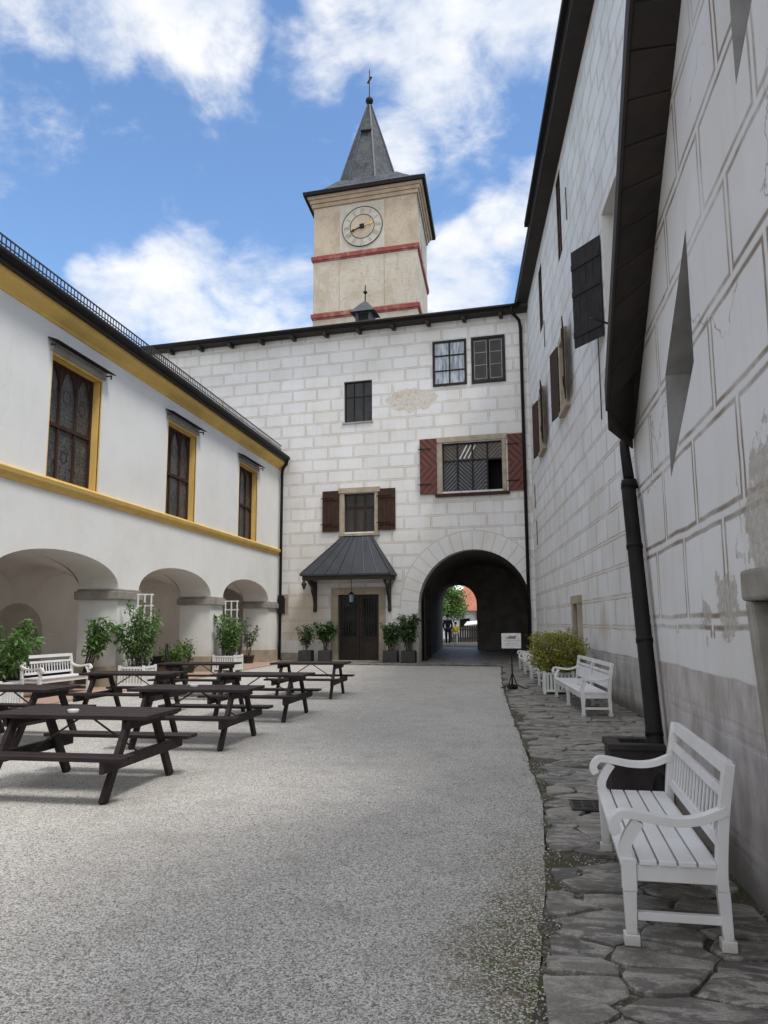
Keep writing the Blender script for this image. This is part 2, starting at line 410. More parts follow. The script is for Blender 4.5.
simple('black_pot', (.022,.022,.024), (.04,.038,.036), 5, .6)
simple('dark_void', (.006,.006,.007), None, 5, .9, bstr=0)
simple('bark', (.12,.095,.07), (.07,.055,.04), 8, .9, bscale=30, bstr=.6)
simple('cane', (.13,.12,.06), (.08,.08,.04), 8, .8)
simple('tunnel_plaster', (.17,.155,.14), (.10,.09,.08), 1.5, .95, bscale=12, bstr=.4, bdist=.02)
simple('skin', (.45,.28,.2), None, 5, .6, bstr=0)
simple('black_cloth', (.012,.012,.015), (.02,.02,.024), 5, .9)
simple('yellow_cloth', (.75,.62,.08), None, 5, .9)
simple('pale_cloth', (.55,.52,.48), None, 5, .9)
simple('hair', (.03,.02,.015), None, 5, .8)
simple('roof_tile_red', (.42,.15,.09), (.30,.10,.06), 3, .85, bscale=10, bstr=.6, bdist=.03)
simple('far_white', (.72,.73,.74), (.65,.65,.64), 1, .9)
simple('far_cream', (.62,.58,.50), (.55,.50,.43), 1, .9)
simple('iron_rod', (.10,.095,.09), None, 5, .5, metallic=.8)
simple('white_enamel', (.80,.80,.79), None, 5, .35, bstr=0)
simple('ink', (.05,.055,.06), None, 5, .6, bstr=0)
simple('bin_metal', (.022,.019,.019), (.042,.036,.034), 4, .65, bscale=30, bstr=.2, spec=.2)
simple('ash', (.6,.6,.58), None, 5, .6)

def leafmat(name, c1, c2, rough=.5, tr=.25):
    m, t, b, co = newmat(name)
    ri = t.new('ShaderNodeNewGeometry').outputs['Random Per Island']
    f = t.m('ADD', t.m('MULTIPLY', ri, .7), t.m('MULTIPLY', t.noise(co, 3, 3), .5), clamp=True)
    t.put(b.inputs['Base Color'], t.mix(f, c1, c2)); b.inputs['Roughness'].default_value = rough
    tb = t.new('ShaderNodeBsdfTranslucent'); t.put(tb.inputs['Color'], t.mix(f, tuple(x*1.6 for x in c1), tuple(x*1.6 for x in c2)))
    mx = t.new('ShaderNodeMixShader'); mx.inputs[0].default_value = tr
    t.l.new(b.outputs[0], mx.inputs[1]); t.l.new(tb.outputs[0], mx.inputs[2])
    t.l.new(mx.outputs[0], t.n['Material Output'].inputs['Surface'])
simple('pebble', (.50,.485,.46), (.27,.255,.235), 30, .9, island=.7, bstr=0)
leafmat('leaf_green', (.035,.085,.018), (.11,.22,.045))
leafmat('leaf_dark', (.018,.045,.014), (.06,.12,.03))
leafmat('leaf_yellow', (.10,.13,.02), (.36,.34,.05))
leafmat('leaf_tree', (.05,.11,.02), (.16,.27,.06))

def glass(name, c1, c2, scale, rough=.12, stretch=(1,1,1), spec=.6):
    m, t, b, co = newmat(name)
    f = t.ramp(t.noise(t.vscale(co, stretch), scale, 3), .35, .65)
    t.put(b.inputs['Base Color'], t.mix(f, c1, c2)); b.inputs['Roughness'].default_value = rough
    b.inputs['Specular IOR Level'].default_value = spec
    bump(t, b, t.noise(co, 1.5, 2), .15, .02)
glass('curtain', (.14,.17,.22), (.42,.46,.50), 2.2, .2, (4,1,.7))
glass('dark_glass', (.008,.009,.011), (.02,.023,.027), 2, spec=.3)
glass('sky_tint_glass', (.10,.16,.26), (.3,.36,.42), 1.5)  # reflected sky painted into the glass as blue and grey tones
# leaded church glass: small quarries, tracery circles
m, t, b, co = newmat('leaded_glass')
v = t.new('ShaderNodeTexVoronoi', feature='DISTANCE_TO_EDGE'); t.put(v.inputs['Vector'], t.vscale(co, (1,0,.8))); v.inputs['Scale'].default_value = 13; v.inputs['Randomness'].default_value = .55
v2 = t.new('ShaderNodeTexVoronoi', feature='F1'); t.put(v2.inputs['Vector'], t.vscale(co, (1,0,.8))); v2.inputs['Scale'].default_value = 13; v2.inputs['Randomness'].default_value = .55
lead = t.m('SUBTRACT', 1., t.ramp(v.outputs['Distance'], .05, .1))
hs = t.new('ShaderNodeHueSaturation'); t.put(hs.inputs['Color'], v2.outputs['Color']); hs.inputs['Saturation'].default_value = .45; hs.inputs['Value'].default_value = .085
gcol = t.mix(t.ramp(t.noise(co, 1.2, 2), .4, .6), hs.outputs[0], (.03,.033,.034))
t.put(b.inputs['Base Color'], t.mix(lead, gcol, (.10,.097,.092))); b.inputs['Roughness'].default_value = .35
bump(t, b, lead, .5, .006)
# diagonal lattice glass (chevrons, mirrored per light)
def lattice(name, per, c_bar, c_bg, flip, ratio=.35, freq=9):
    m, t, b, co = newmat(name)
    x, y, z = t.sep(co)
    fx = t.m('FRACT', t.m('DIVIDE', x, per*2)); tri = t.m('MULTIPLY', t.m('ABSOLUTE', t.m('SUBTRACT', fx, .5)), per*2)
    s = t.m('FRACT', t.m('MULTIPLY', t.m('ADD', z, t.m('MULTIPLY', tri, flip)), freq))
    f = t.m('LESS_THAN', s, ratio)
    n = t.ramp(t.noise(co, 4, 4), .3, .7)
    t.put(b.inputs['Base Color'], t.mix(f, c_bg, t.mix(n, c_bar, tuple(a*.6 for a in c_bar)))); b.inputs['Roughness'].default_value = .5
    bump(t, b, f, .6, .01)
lattice('lattice_glass', .58, (.15,.16,.17), (.010,.011,.012), 1., .32, 6)
lattice('louvre_brown', .58, (.15,.12,.09), (.045,.034,.028), -1., .5, 6)
lattice('small_lattice', .21, (.09,.08,.065), (.010,.011,.012), 1., .3, 8)
# chevron painted shutters
m, t, b, co = newmat('chevron_shutter')
x, y, z = t.sep(co)
s = t.m('FRACT', t.m('MULTIPLY', t.m('ADD', t.m('ABSOLUTE', t.m('SUBTRACT', z, 1.13)), t.m('MULTIPLY', x, 1.05)), 3.4))
f = t.m('GREATER_THAN', s, .5)
c = t.mix(f, (.19,.035,.022), (.042,.024,.02))
c = t.mix(t.ramp(t.noise(co, 5, 6), .4, .75), c, (.08,.04,.032))
t.put(b.inputs['Base Color'], c); b.inputs['Roughness'].default_value = .75
bump(t, b, t.m('MULTIPLY', t.m('ABSOLUTE', t.m('SUBTRACT', s, .5)), 1.), .3, .01)

# gravel
m, t, b, co = newmat('gravel')
def vor(scale, feat='F1', rnd=1.):
    v = t.new('ShaderNodeTexVoronoi', feature=feat); t.put(v.inputs['Vector'], co); v.inputs['Scale'].default_value = scale; v.inputs['Randomness'].default_value = rnd
    return v
v1 = vor(105); v2 = vor(200)
g1 = t.sep(v1.outputs['Color'])[0]; g2 = t.sep(v2.outputs['Color'])[1]
g = t.m('ADD', t.m('MULTIPLY', g1, .62), t.m('MULTIPLY', g2, .38))
c = t.mix(t.ramp(g, .20, .62, False), (.215,.203,.185), (.78,.762,.73))
gap = t.ramp(v1.outputs['Distance'], .35, .78)
c = t.mix(t.m('MULTIPLY', gap, .40), c, (.16,.15,.135))
big = t.ramp(t.noise(co, .45, 6, .6), .38, .66)
c = t.mix(t.m('MULTIPLY', big, .25), c, (.33,.31,.28))
patch = t.ramp(t.noise(co, 2.6, 5, .6), .45, .72)
c = t.mix(t.m('MULTIPLY', patch, .28), c, (.26,.24,.21))
X, Y, Z = t.sep(co)
# moss and worn earth next to the stone path
edge = t.m('ADD', X, t.m('MULTIPLY', t.m('SUBTRACT', t.noise(co, 1.7, 6, .7), .5), 1.0))
moss = t.ramp(edge, -.55, .05)
near = t.m('SUBTRACT', 1., t.ramp(Y, 3.9, 6.6))
mm = t.m('MULTIPLY', moss, t.m('ADD', t.m('MULTIPLY', near, .85), .12))
mm = t.m('MULTIPLY', mm, t.ramp(g1, .98, .45))
mc = t.mix(t.ramp(t.noise(co, 9, 5), .4, .6), (.075,.085,.014), (.17,.14,.085))
c = t.mix(mm, c, mc)
t.put(b.inputs['Base Color'], c); b.inputs['Roughness'].default_value = .95; b.inputs['Specular IOR Level'].default_value = .15
hh = t.m('ADD', t.m('MULTIPLY', v1.outputs['Distance'], -1.), t.m('ADD', t.m('MULTIPLY', v2.outputs['Distance'], -.5), t.m('MULTIPLY', t.noise(co, 7, 4), 1.2)))
bump(t, b, hh, .8, .012)
# joints of the paving: earth, moss, small stones
m, t, b, co = newmat('path_joints')
v1 = t.new('ShaderNodeTexVoronoi'); t.put(v1.inputs['Vector'], co); v1.inputs['Scale'].default_value = 70
c = t.mix(t.ramp(t.sep(v1.outputs['Color'])[0], .55, 1.), (.055,.048,.035), (.20,.185,.155))
c = t.mix(t.ramp(t.noise(co, 2.6, 6, .65), .50, .60), c, (.055,.055,.022))
t.put(b.inputs['Base Color'], c); b.inputs['Roughness'].default_value = .95
bump(t, b, t.m('MULTIPLY', v1.outputs['Distance'], -1.), .8, .01)
m, t, b, co = newmat('paving_stone')
ri = t.new('ShaderNodeNewGeometry').outputs['Random Per Island']
wv = t.vm('ADD', co, t.comb(0., 0., t.m('MULTIPLY', ri, 9.)))
n = t.noise(t.vscale(wv, (1,2.6,1)), 4.5, 10, .72, .8)
c = t.mix(ri, (.105,.098,.092), (.29,.27,.235))
c = t.mix(t.m('MULTIPLY', t.ramp(n, .46, .57), .85), c, (.42,.40,.36))
c = t.mix(t.m('MULTIPLY', t.ramp(t.noise(wv, 2.4, 8, .7), .50, .64), .7), c, (.080,.070,.055))
c = t.mix(t.m('MULTIPLY', t.m('GREATER_THAN', ri, .992), .5), c, (.15,.09,.08))
c = t.mix(t.m('MULTIPLY', t.ramp(t.noise(co, 3, 8, .7), .57, .65), .6), c, (.065,.062,.03))
sp = t.ramp(t.noise(co, 90, 3, .7), .35, .7)
c = t.mix(t.m('MULTIPLY', sp, .5), c, (.075,.07,.065))
# lamellar edges of the slate: terraces in the height
ter = t.m('SNAP', t.m('MULTIPLY', t.noise(t.vscale(wv, (1,1.8,1)), 2.6, 4, .6), 1.), .075)
t.put(b.inputs['Base Color'], c); b.inputs['Roughness'].default_value = .55; b.inputs['Specular IOR Level'].default_value = .4
bump(t, b, t.m('ADD', t.m('MULTIPLY', ter, 8.), t.m('ADD', t.m('MULTIPLY', n, 1.2), t.m('MULTIPLY', t.noise(co, 45, 5, .7), .35))), .7, .012)

# ------------------------------------------------------------------ camera
cam = bpy.data.cameras.new('camera'); co_ = bpy.data.objects.new('camera', cam); COL.objects.link(co_)
yaw, pitch, roll = R_(9.5), R_(8.2), R_(-.25)
fw = Vector((-math.sin(yaw)*math.cos(pitch), math.cos(yaw)*math.cos(pitch), math.sin(pitch)))
r0 = Vector((math.cos(yaw), math.sin(yaw), 0)); u0 = r0.cross(fw)
Rr = r0*math.cos(roll) + u0*math.sin(roll); Uu = -r0*math.sin(roll) + u0*math.cos(roll)
Mc = Matrix.Identity(4)
for i in range(3): Mc[i][0] = Rr[i]; Mc[i][1] = Uu[i]; Mc[i][2] = -fw[i]
Mc[2][3] = 1.55
co_.matrix_world = Mc
cam.sensor_fit = 'VERTICAL'; cam.sensor_height = 24; cam.lens = 770/1024*24; cam.clip_end = 3000; cam.clip_start = .05
sc.camera = co_

# ------------------------------------------------------------------ ground
def sheet(name, pts, z, mat):
    o = MB().add([(x, y, z) for x, y in pts], [tuple(range(len(pts)))]).build(name, mat); return struct(o)
sheet('ground', [(-1500,-1500),(1500,-1500),(1500,1500),(-1500,1500)], -.3, 'gravel')
sheet('gravel_court', [(-9.0,-12),(.12,-12),(.04,3.3),(.14,5.0),(.20,7.2),(.02,11.4),(-.16,14.9),(-.38,21),(-.52,28.05),(-9.0,29.0)], 0, 'gravel')
# arcade floor, a low step of terracotta up from the gravel
mb = MB(); mb.box(-12.7, -8.95, -12, 31.5, -.3, .035); struct(mb.build('arcade_floor', 'terracotta_tiles'))
# stone path: joints sheet and the individual flags
pathpoly = [(.12,-12),(.04,3.3),(.14,5.0),(.20,7.2),(.02,11.4),(-.16,14.9),(-.38,21),(-.52,28.05),(-9.0,29.0),(-9.0,31.6),(.9,30.6),(3.2,15),(3.2,-12)]
def path_edge0(y):
    pts = [(-12,.06),(3.3,.04),(5.0,.14),(7.2,.20),(11.4,.02),(14.9,-.16),(21,-.38),(28.05,-.52)]
    for (a, xa), (b_, xb) in zip(pts, pts[1:]):
        if a <= y <= b_: return xa + (xb-xa)*(y-a)/(b_-a)
    return -.52
rag = [(.06,-12)] + [(path_edge0(1+i*.05) + .06*noise.noise(Vector((0,(1+i*.05)*1.1,3))) + .045*noise.noise(Vector((2,(1+i*.05)*5,3))), 1+i*.05) for i in range(540)]
sheet('path_bed', rag + pathpoly[pathpoly.index((-.52,28.05)):], .003, 'path_joints')
rng = random.Random(11)
def path_edge(y):
    pts = [(-12,.06),(3.3,.04),(5.0,.14),(7.2,.20),(11.4,.02),(14.9,-.16),(21,-.38),(28.05,-.52)]
    for (a, xa), (b_, xb) in zip(pts, pts[1:]):
        if a <= y <= b_: return xa + (xb-xa)*(y-a)/(b_-a)
    return -.52
def voro(x0, x1, y0, y1, sx, sy, jit=.42):
    seeds = []; ny = int((y1-y0)/sy)+2; nx = int((x1-x0)/sx)+2
    for j in range(-1, ny):
        o = rng.random()
        for i in range(-1, nx):
            seeds.append((x0+(i+o+rng.uniform(-jit,jit))*sx, y0+(j+rng.uniform(-jit,jit))*sy))
    cells = []
    ay = sx/sy*.8
    for i, (a, b_) in enumerate(seeds):
        if not (x0-.3 <= a <= x1+.3 and y0-.3 <= b_ <= y1+.3): continue
        poly = [(a-sx*1.5, b_-sy*1.6), (a+sx*1.5, b_-sy*1.6), (a+sx*1.5, b_+sy*1.6), (a-sx*1.5, b_+sy*1.6)]
        for k, (c, d) in enumerate(seeds):
            if k == i or abs(c-a) > 3.2*sx or abs(d-b_) > 3.2*sy: continue
            mx, my = (a+c)/2, (b_+d)/2; nx_, ny_ = c-a, (d-b_)*ay*ay
            out = []
            for p, q in zip(poly, poly[1:]+poly[:1]):
                sp = (p[0]-mx)*nx_ + (p[1]-my)*ny_; sq = (q[0]-mx)*nx_ + (q[1]-my)*ny_
                if sp <= 0: out.append(p)
                if sp*sq < 0:
                    tt = sp/(sp-sq); out.append((p[0]+(q[0]-p[0])*tt, p[1]+(q[1]-p[1])*tt))
            poly = out
            if len(poly) < 3: break
        if len(poly) >= 3: cells.append(poly)
    return cells
def stones(mb, cells, inside, gap):
    for poly in cells:
        cx = sum(p[0] for p in poly)/len(poly); cy = sum(p[1] for p in poly)/len(poly)
        if not inside(cx, cy): continue
        lim0 = path_edge(cy) + .015 + .05*rng.random()**2
        pts = []
        n = len(poly)
        for i in range(n):
            a = poly[i]; b_ = poly[(i+1) % n]
            L = math.dist(a, b_); k = max(1, int(L/.07))
            for j in range(k):
                x = a[0]+(b_[0]-a[0])*j/k; y = a[1]+(b_[1]-a[1])*j/k
                d = max(.05, math.dist((x, y), (cx, cy)))
                s = max(.3, 1-(gap+.02*noise.noise(Vector((x*5,y*5,1)))*1.5)/d)
                # round the corners
                if j == 0: s *= .985
                x = cx+(x-cx)*s + .022*noise.noise(Vector((x*8,y*8,5))); y = cy+(y-cy)*s + .020*noise.noise(Vector((x*8,y*8,9)))
                if cy < 28 and x < lim0: x = lim0 + .012*noise.noise(Vector((3,y*14,2)))
                if cy < 28 and x > wx(y)-.015: x = wx(y)-.015
                pts.append((x, y))
        if len(pts) < 4: continue
        if rng.random() < .03: continue
        h = .010 + rng.random()*.022; tx = rng.uniform(-.012,.012); ty = rng.uniform(-.012,.012)
        def z(x, y, e): return max(.006, h + (x-cx)*tx + (y-cy)*ty - e)
        m_ = len(pts)
        vs = [(x, y, -.02) for x, y in pts] + [(x, y, z(x,y,.007)) for x, y in pts] + [(cx+(x-cx)*.93, cy+(y-cy)*.93, z(x,y,0)) for x, y in pts] + [(cx, cy, h)]
        fs = []
        for i in range(m_):
            j = (i+1) % m_
            fs += [(i,j,m_+j,m_+i),(m_+i,m_+j,2*m_+j,2*m_+i),(2*m_+i,2*m_+j,3*m_)]
        mb.add(vs, fs, None, False)
mb = MB()
wx = lambda y: 1.25 if y < 8.1 else 1.86 - .0746*(y-15.9)
stones(mb, voro(-.1, 1.5, 1.6, 8.2, .40, .205, .48), lambda x, y: path_edge(y)+.03 < x < 1.26, .009)
stones(mb, voro(-.4, 2.7, 8.2, 15.5, .42, .20, .48), lambda x, y: path_edge(y)+.03 < x < wx(y)-.04, .008)
stones(mb, voro(-.8, 2.0, 15.5, 28.0, .42, .24, .48), lambda x, y: path_edge(y)+.03 < x < wx(y)-.04, .010)
stones(mb, voro(-8.9, 1.2, 28.9, 31.1, .5, .32), lambda x, y: y > 28.25-.107*(x+.2) and y < 30.05-.1125*(x-.8) - .12, .016)
struct(mb.build('stone_path', 'paving_stone'))
# loose pebbles lying on the near gravel, and weeds along the joints
rg = random.Random(77); mb = MB()
for k in range(9000):
    y = 2.7 + 6.5*rg.random()**1.6; x = .25 - (1.0+.75*y)*rg.random()
    if rg.random() < .12: x = path_edge(y) + rg.uniform(-.1, .35)
    s_ = rg.uniform(.004, .009)*(1.5 if rg.random() < .08 else 1); z_ = .004 if x < path_edge(y) else .012
    a = rg.uniform(0, 3.14); ca, sa = math.cos(a), math.sin(a)
    v_ = [(1,0,0),(0,.7,0),(-1,0,0),(0,-.7,0),(.1,.1,.6),(0,0,-.4)]
    v_ = [(px*rg.uniform(.7,1.2), py*rg.uniform(.7,1.2), pz) for px, py, pz in v_]
    mb.add([(x+(px*ca-py*sa)*s_, y+(px*sa+py*ca)*s_, z_+pz*s_) for px, py, pz in v_], [(0,1,4),(1,2,4),(2,3,4),(3,0,4),(1,0,5),(2,1,5),(3,2,5),(0,3,5)])
tag(mb.build('loose_gravel', 'pebble'), 'loose pale pebbles scattered over the near gravel', 'pebbles', kind='stuff')
mb = MB()
for k in range(300):
    y = rg.uniform(3.2, 26)**1.0; side = rg.random()
    if side < .65: x = path_edge(y) + rg.gauss(.02,.04)
    else: x = (1.245 if y < 8.1 else wx(y)-.02) - rg.random()*.05
    if noise.noise(Vector((x, y*1.3, 4))) < -.05: continue
    for q in range(rg.randint(3, 9)):
        a = rg.uniform(0,6.28); h = rg.uniform(.015,.055); d_ = rg.uniform(.01,.035)
        bx, by_ = x+rg.gauss(0,.02), y+rg.gauss(0,.03)
        mb.add([(bx-.002*math.sin(a), by_+.002*math.cos(a), .0), (bx+.002*math.sin(a), by_-.002*math.cos(a), .0), (bx+math.cos(a)*d_, by_+math.sin(a)*d_, h)], [(0,1,2)])
tag(mb.build('weeds', 'leaf_green'), 'thin grass and weeds growing along the edges of the stone path', 'weeds', kind='stuff')
# drain grate set in the path
g = thing('drain_grate', 'small square iron drain grate set in the stone path beside the near bench', 'drain grate', (.56, 6.9, .03))
mb = MB()
mb.box(-.14,.14,-.17,-.15,0,.015).box(-.14,.14,.15,.17,0,.015).box(-.14,-.12,-.15,.15,0,.015).box(.12,.14,-.15,.15,0,.015)
mb.build('frame', 'iron_rod', g, W[g])
mb = MB()
for i in range(5): mb.box(-.12,.12,-.12+i*.055,-.10+i*.055,0,.012)
for x in (-.05,.04): mb.box(x,x+.015,-.148,.148,-.002,.010)
mb.build('bars', 'iron_rod', g, W[g])
MB().box(-.12,.12,-.15,.15,-.012,-.004).build('pit', 'dark_void', g, W[g])

# ------------------------------------------------------------------ generic window pieces
def window(parent, M, x0, x1, z0, z1, depth, cols, rows, fmat='dark_wood', pane='dark_glass', fw_=.06, bw=.035, rowpos=None, name='window', label=None, proud=0.):
    """frame grid part with a pane sub-part, set 'depth' behind the wall face"""
    mb = MB(); y0, y1 = depth-.05-proud, depth+.02
    mb.box(x0, x0+fw_, y0, y1, z0, z1).box(x1-fw_, x1, y0, y1, z0, z1)
    mb.box(x0+fw_, x1-fw_, y0, y1, z0, z0+fw_).box(x0+fw_, x1-fw_, y0, y1, z1-fw_, z1)
    w = x1-x0
    for i in range(1, cols):
        x = x0 + w*i/cols; mb.box(x-bw/2, x+bw/2, y0+.008, y1-.002, z0+fw_, z1-fw_)
    rp = rowpos or [j/rows for j in range(1, rows)]
    for j in rp:
        z = z0 + (z1-z0)*j; mb.box(x0+fw_, x1-fw_, y0+.014, y1-.004, z-bw/2, z+bw/2)
    o = mb.build(name, fmat, parent, M)
    if label: o['label'] = label
    MB().box(x0+.01, x1-.01, depth, depth+.012, z0+.01, z1-.01).build('pane', pane, o, M)
    return o
def shutter(parent, M, w, h, mat, ledges=True, name='shutter', label=None):
    """leaf in its own frame: local x from hinge, z up"""
    mb = MB(); n = 4
    if mat == 'chevron_shutter':
        mb.box(0, w, -.03, .01, 0, h)
    else:
        for i in range(n): mb.box(w*i/n+.004, w*(i+1)/n-.004, -.02, .008, 0, h)
    if ledges:
        for z in (h*.14, h*.78): mb.box(.02, w-.02, -.045, -.021, z, z+.11)
        if name == 'hanging_shutter':
            for z in (h*.10, h*.52, h*.80): mb.box(.01, w-.01, .009, .03, z, z+.12)
    o = mb.build(name, mat, parent, M)
    if label: o['label'] = label
    mb = MB()
    for z in (h*.16, h*.80): mb.box(-.06, w*.7, -.056, -.047, z+.02, z+.055)
    mb.build('hinge', 'black_metal', o, M)
    return o
def strap(M, x, y, z): return M @ Matrix.Translation((x, y, z))

# ------------------------------------------------------------------ LEFT: arcaded wing
XL = -9.7
lb = thing('arcade_building', 'white plastered wing with yellow window surrounds above an open arcade', 'building', (XL, 12, 0))
FL = frame(XL, 0, 0, 1)
def arch_pts(c, hw, spring, rise, n=20, rev=False):
    pts = [(c - hw*math.cos(math.pi*i/n), spring + rise*math.sin(math.pi*i/n)**.9) for i in range(n+1)]
    return list(reversed(pts)) if rev else pts
BAY = 5.97; HW = 2.46; SP = 2.40; RI = .76
centres = [15.42 + BAY*k for k in range(-4, 3)]
out = [(-12, 0)]
for c in centres:
    out += [(c-HW, 0)] + arch_pts(c, HW, SP, RI) + [(c+HW, 0)]
out += [(31.35, 0), (31.35, 8.10), (-12, 8.10)]
WL = [(14.62,16.62),(20.32,22.30),(26.20,28.16)]
WZ = (4.66, 7.34)
allw = WL + [(14.62-5.9*k, 16.62-5.9*k) for k in (1,2,3)]
mbw = wallmesh(out, [rect(a, b_, *WZ) for a, b_ in allw], .02)
mbw.build('wall', 'white_plaster', lb, FL)
# arch soffits and pillars' bodies
mb = MB(); TH = 1.05
for k, c in enumerate(centres):
    p = [(c-HW, 0)] + arch_pts(c, HW, SP, RI) + [(c+HW, 0)]
    n = len(p)
    mb.add([(a, 0, b_) for a, b_ in p] + [(a, TH, b_) for a, b_ in p], [(i, i+n, i+n+1, i+1) for i in range(n-1)])
outb = [(u, v) for u, v in out[:-3]] + [(31.35, 0), (31.35, 3.6), (-12, 3.6)]
tri = wallmesh(outb, [], .1)
mb.add([(p.x, TH, p.z) for p in tri.v], [tuple(reversed(f)) for f in tri.f])
mb.build('arcade_wall', 'white_plaster', lb, FL)
# capitals & plinths
for k in range(len(centres)):
    a = centres[k] + HW; b_ = centres[k+1] - HW if k+1 < len(centres) else 31.2
    if a < 3: continue
    pe = b_ if k+1 < len(centres) else 31.3
    MB().box(a-.10, pe+(.10 if k+1 < len(centres) else 0), -.09, TH+.09, SP-.24, SP-.04).box(a-.05, pe+(.05 if k+1 < len(centres) else 0), -.045, TH+.045, SP-.04, SP+.02).build('capital', 'grey_stone', lb, FL, bevel=.015)
    MB().box(a-.05, pe+(.05 if k+1 < len(centres) else 0), -.05, TH+.05, 0, .52).build('plinth', 'tan_stone', lb, FL, bevel=.015)
MB().box(centres[0]+HW-.1,centres[0]+HW+1.2,-.09,TH+.09,SP-.24,SP).build('capital','grey_stone',lb,FL)
# gallery: vaulted ceiling, rear wall with a dark dado
GX0, GX1 = TH, 2.95      # local depth of gallery
mb = MB(); nx, ny = 12, 170; vs = []
for j in range(ny+1):
    u = 1.5 + (31.35-1.5)*j/ny
    kk = (u-centres[0]) / BAY; fr = abs(kk-round(kk))*BAY
    h2 = SP + (RI*math.sqrt(max(0, 1-(fr/HW)**2)) if fr < HW else 0)
    for i in range(nx+1):
        d = GX0 + (GX1-GX0)*i/nx; q = (d-(GX0+GX1)/2)/((GX1-GX0)/2)
        h1 = SP + .62*math.sqrt(max(0, 1-q*q))
        vs.append((u, d, max(h1, h2)))
fs = [(j*(nx+1)+i, (j+1)*(nx+1)+i, (j+1)*(nx+1)+i+1, j*(nx+1)+i+1) for j in range(ny) for i in range(nx)]
mb.add(vs, fs, None, True); mb.build('vault', 'vault_plaster', lb, FL)
MB().box(-12, 31.4, GX1-.001, GX1+.2, 0, 3.4).build('gallery_wall', 'vault_plaster', lb, FL)
MB().box(-12, 31.3, GX1-.02, GX1+.01, .03, .42).build('dado', 'black_pot', lb, FL)
MB().box(31.3, 31.5, 0, GX1, 0, 8).build('end_wall', 'white_plaster', lb, FL)
d = MB().box(28.15, 28.75, GX1-.05, GX1, .03, 1.80).build('gallery_door', 'dark_void', lb, FL)
d = MB().prism([(17.2,.03),(19.3,.03)] + [(18.25+1.05*math.cos(a), 1.35+.75*math.sin(a)) for a in [math.pi*i/12 for i in range(13)]], GX1-.012, GX1+.01).build('painted_niche', 'niche_shade', lb, FL)  # flat arched panel, its darker colour stands for a shaded recess
# yellow string course and cornice
def profile(mb, prof, u0, u1):
    n = len(prof)
    mb.add([(u0, a, z) for a, z in prof] + [(u1, a, z) for a, z in prof], [(i, (i+1)%n, (i+1)%n+n, i+n) for i in range(n)] + [tuple(range(n-1,-1,-1)), tuple(range(n, 2*n))])
mb = MB(); profile(mb, [(.01,4.36),(-.04,4.38),(-.05,4.44),(-.11,4.50),(-.13,4.58),(-.11,4.61),(.01,4.655)][::-1], -12, 31.2); mb.build('string_course', 'yellow_plaster', lb, FL)
mb = MB(); profile(mb, [(.01,8.02),(-.03,8.03),(-.05,8.09),(-.12,8.14),(-.20,8.20),(-.26,8.27),(-.26,8.34),(.01,8.34)][::-1], -12, 31.2); mb.build('cornice', 'yellow_plaster', lb, FL)
MB().box(-12, 31.3, .004, .3, 8.0, 8.43).build('upper_wall', 'white_plaster', lb, FL)
MB().box(-12, 31.0, -.36, .0, 8.345, 8.455).build('eave_board', 'dark_wood', lb, FL)
# roof
mb = MB(); profile(mb, [(-.31,8.46),(-.31,8.56),(6.0,8.56+6.31*math.tan(R_(28))),(6.0,8.3)][::-1], -12, 31.1)
roofl = mb.build('roof', 'slate', lb, FL)
mb = MB()
for i in range(200):
    u = -10 + i*.207
    mb.box(u, u+.185, -.33, -.05, 8.565+((i*7)%3)*.004, 8.60+((i*7)%3)*.004, Matrix.Rotation(0, 4, 'X'))
mb.build('tile_edge', 'slate', roofl, FL)
mb = MB()
pts = [(u, -.38, 8.50) for u in (-12, 31.0)]
mb.tube(pts, .10, 12); mb.build('gutter', 'black_metal', lb, FL)
mb = MB()
mb.box(-10, 30.2, -.352, -.33, 8.84, 8.87).box(-10, 30.2, -.352, -.33, 8.69, 8.71)
for i in range(310): u = -10+i*.1295; mb.box(u, u+.032, -.347, -.337, 8.63, 8.85)
for i in range(40): u = -9.9+i*1.03; mb.box(u, u+.03, -.335, .0, 8.60, 8.66)
mb.build('snow_guard', 'iron_rod', lb, FL)
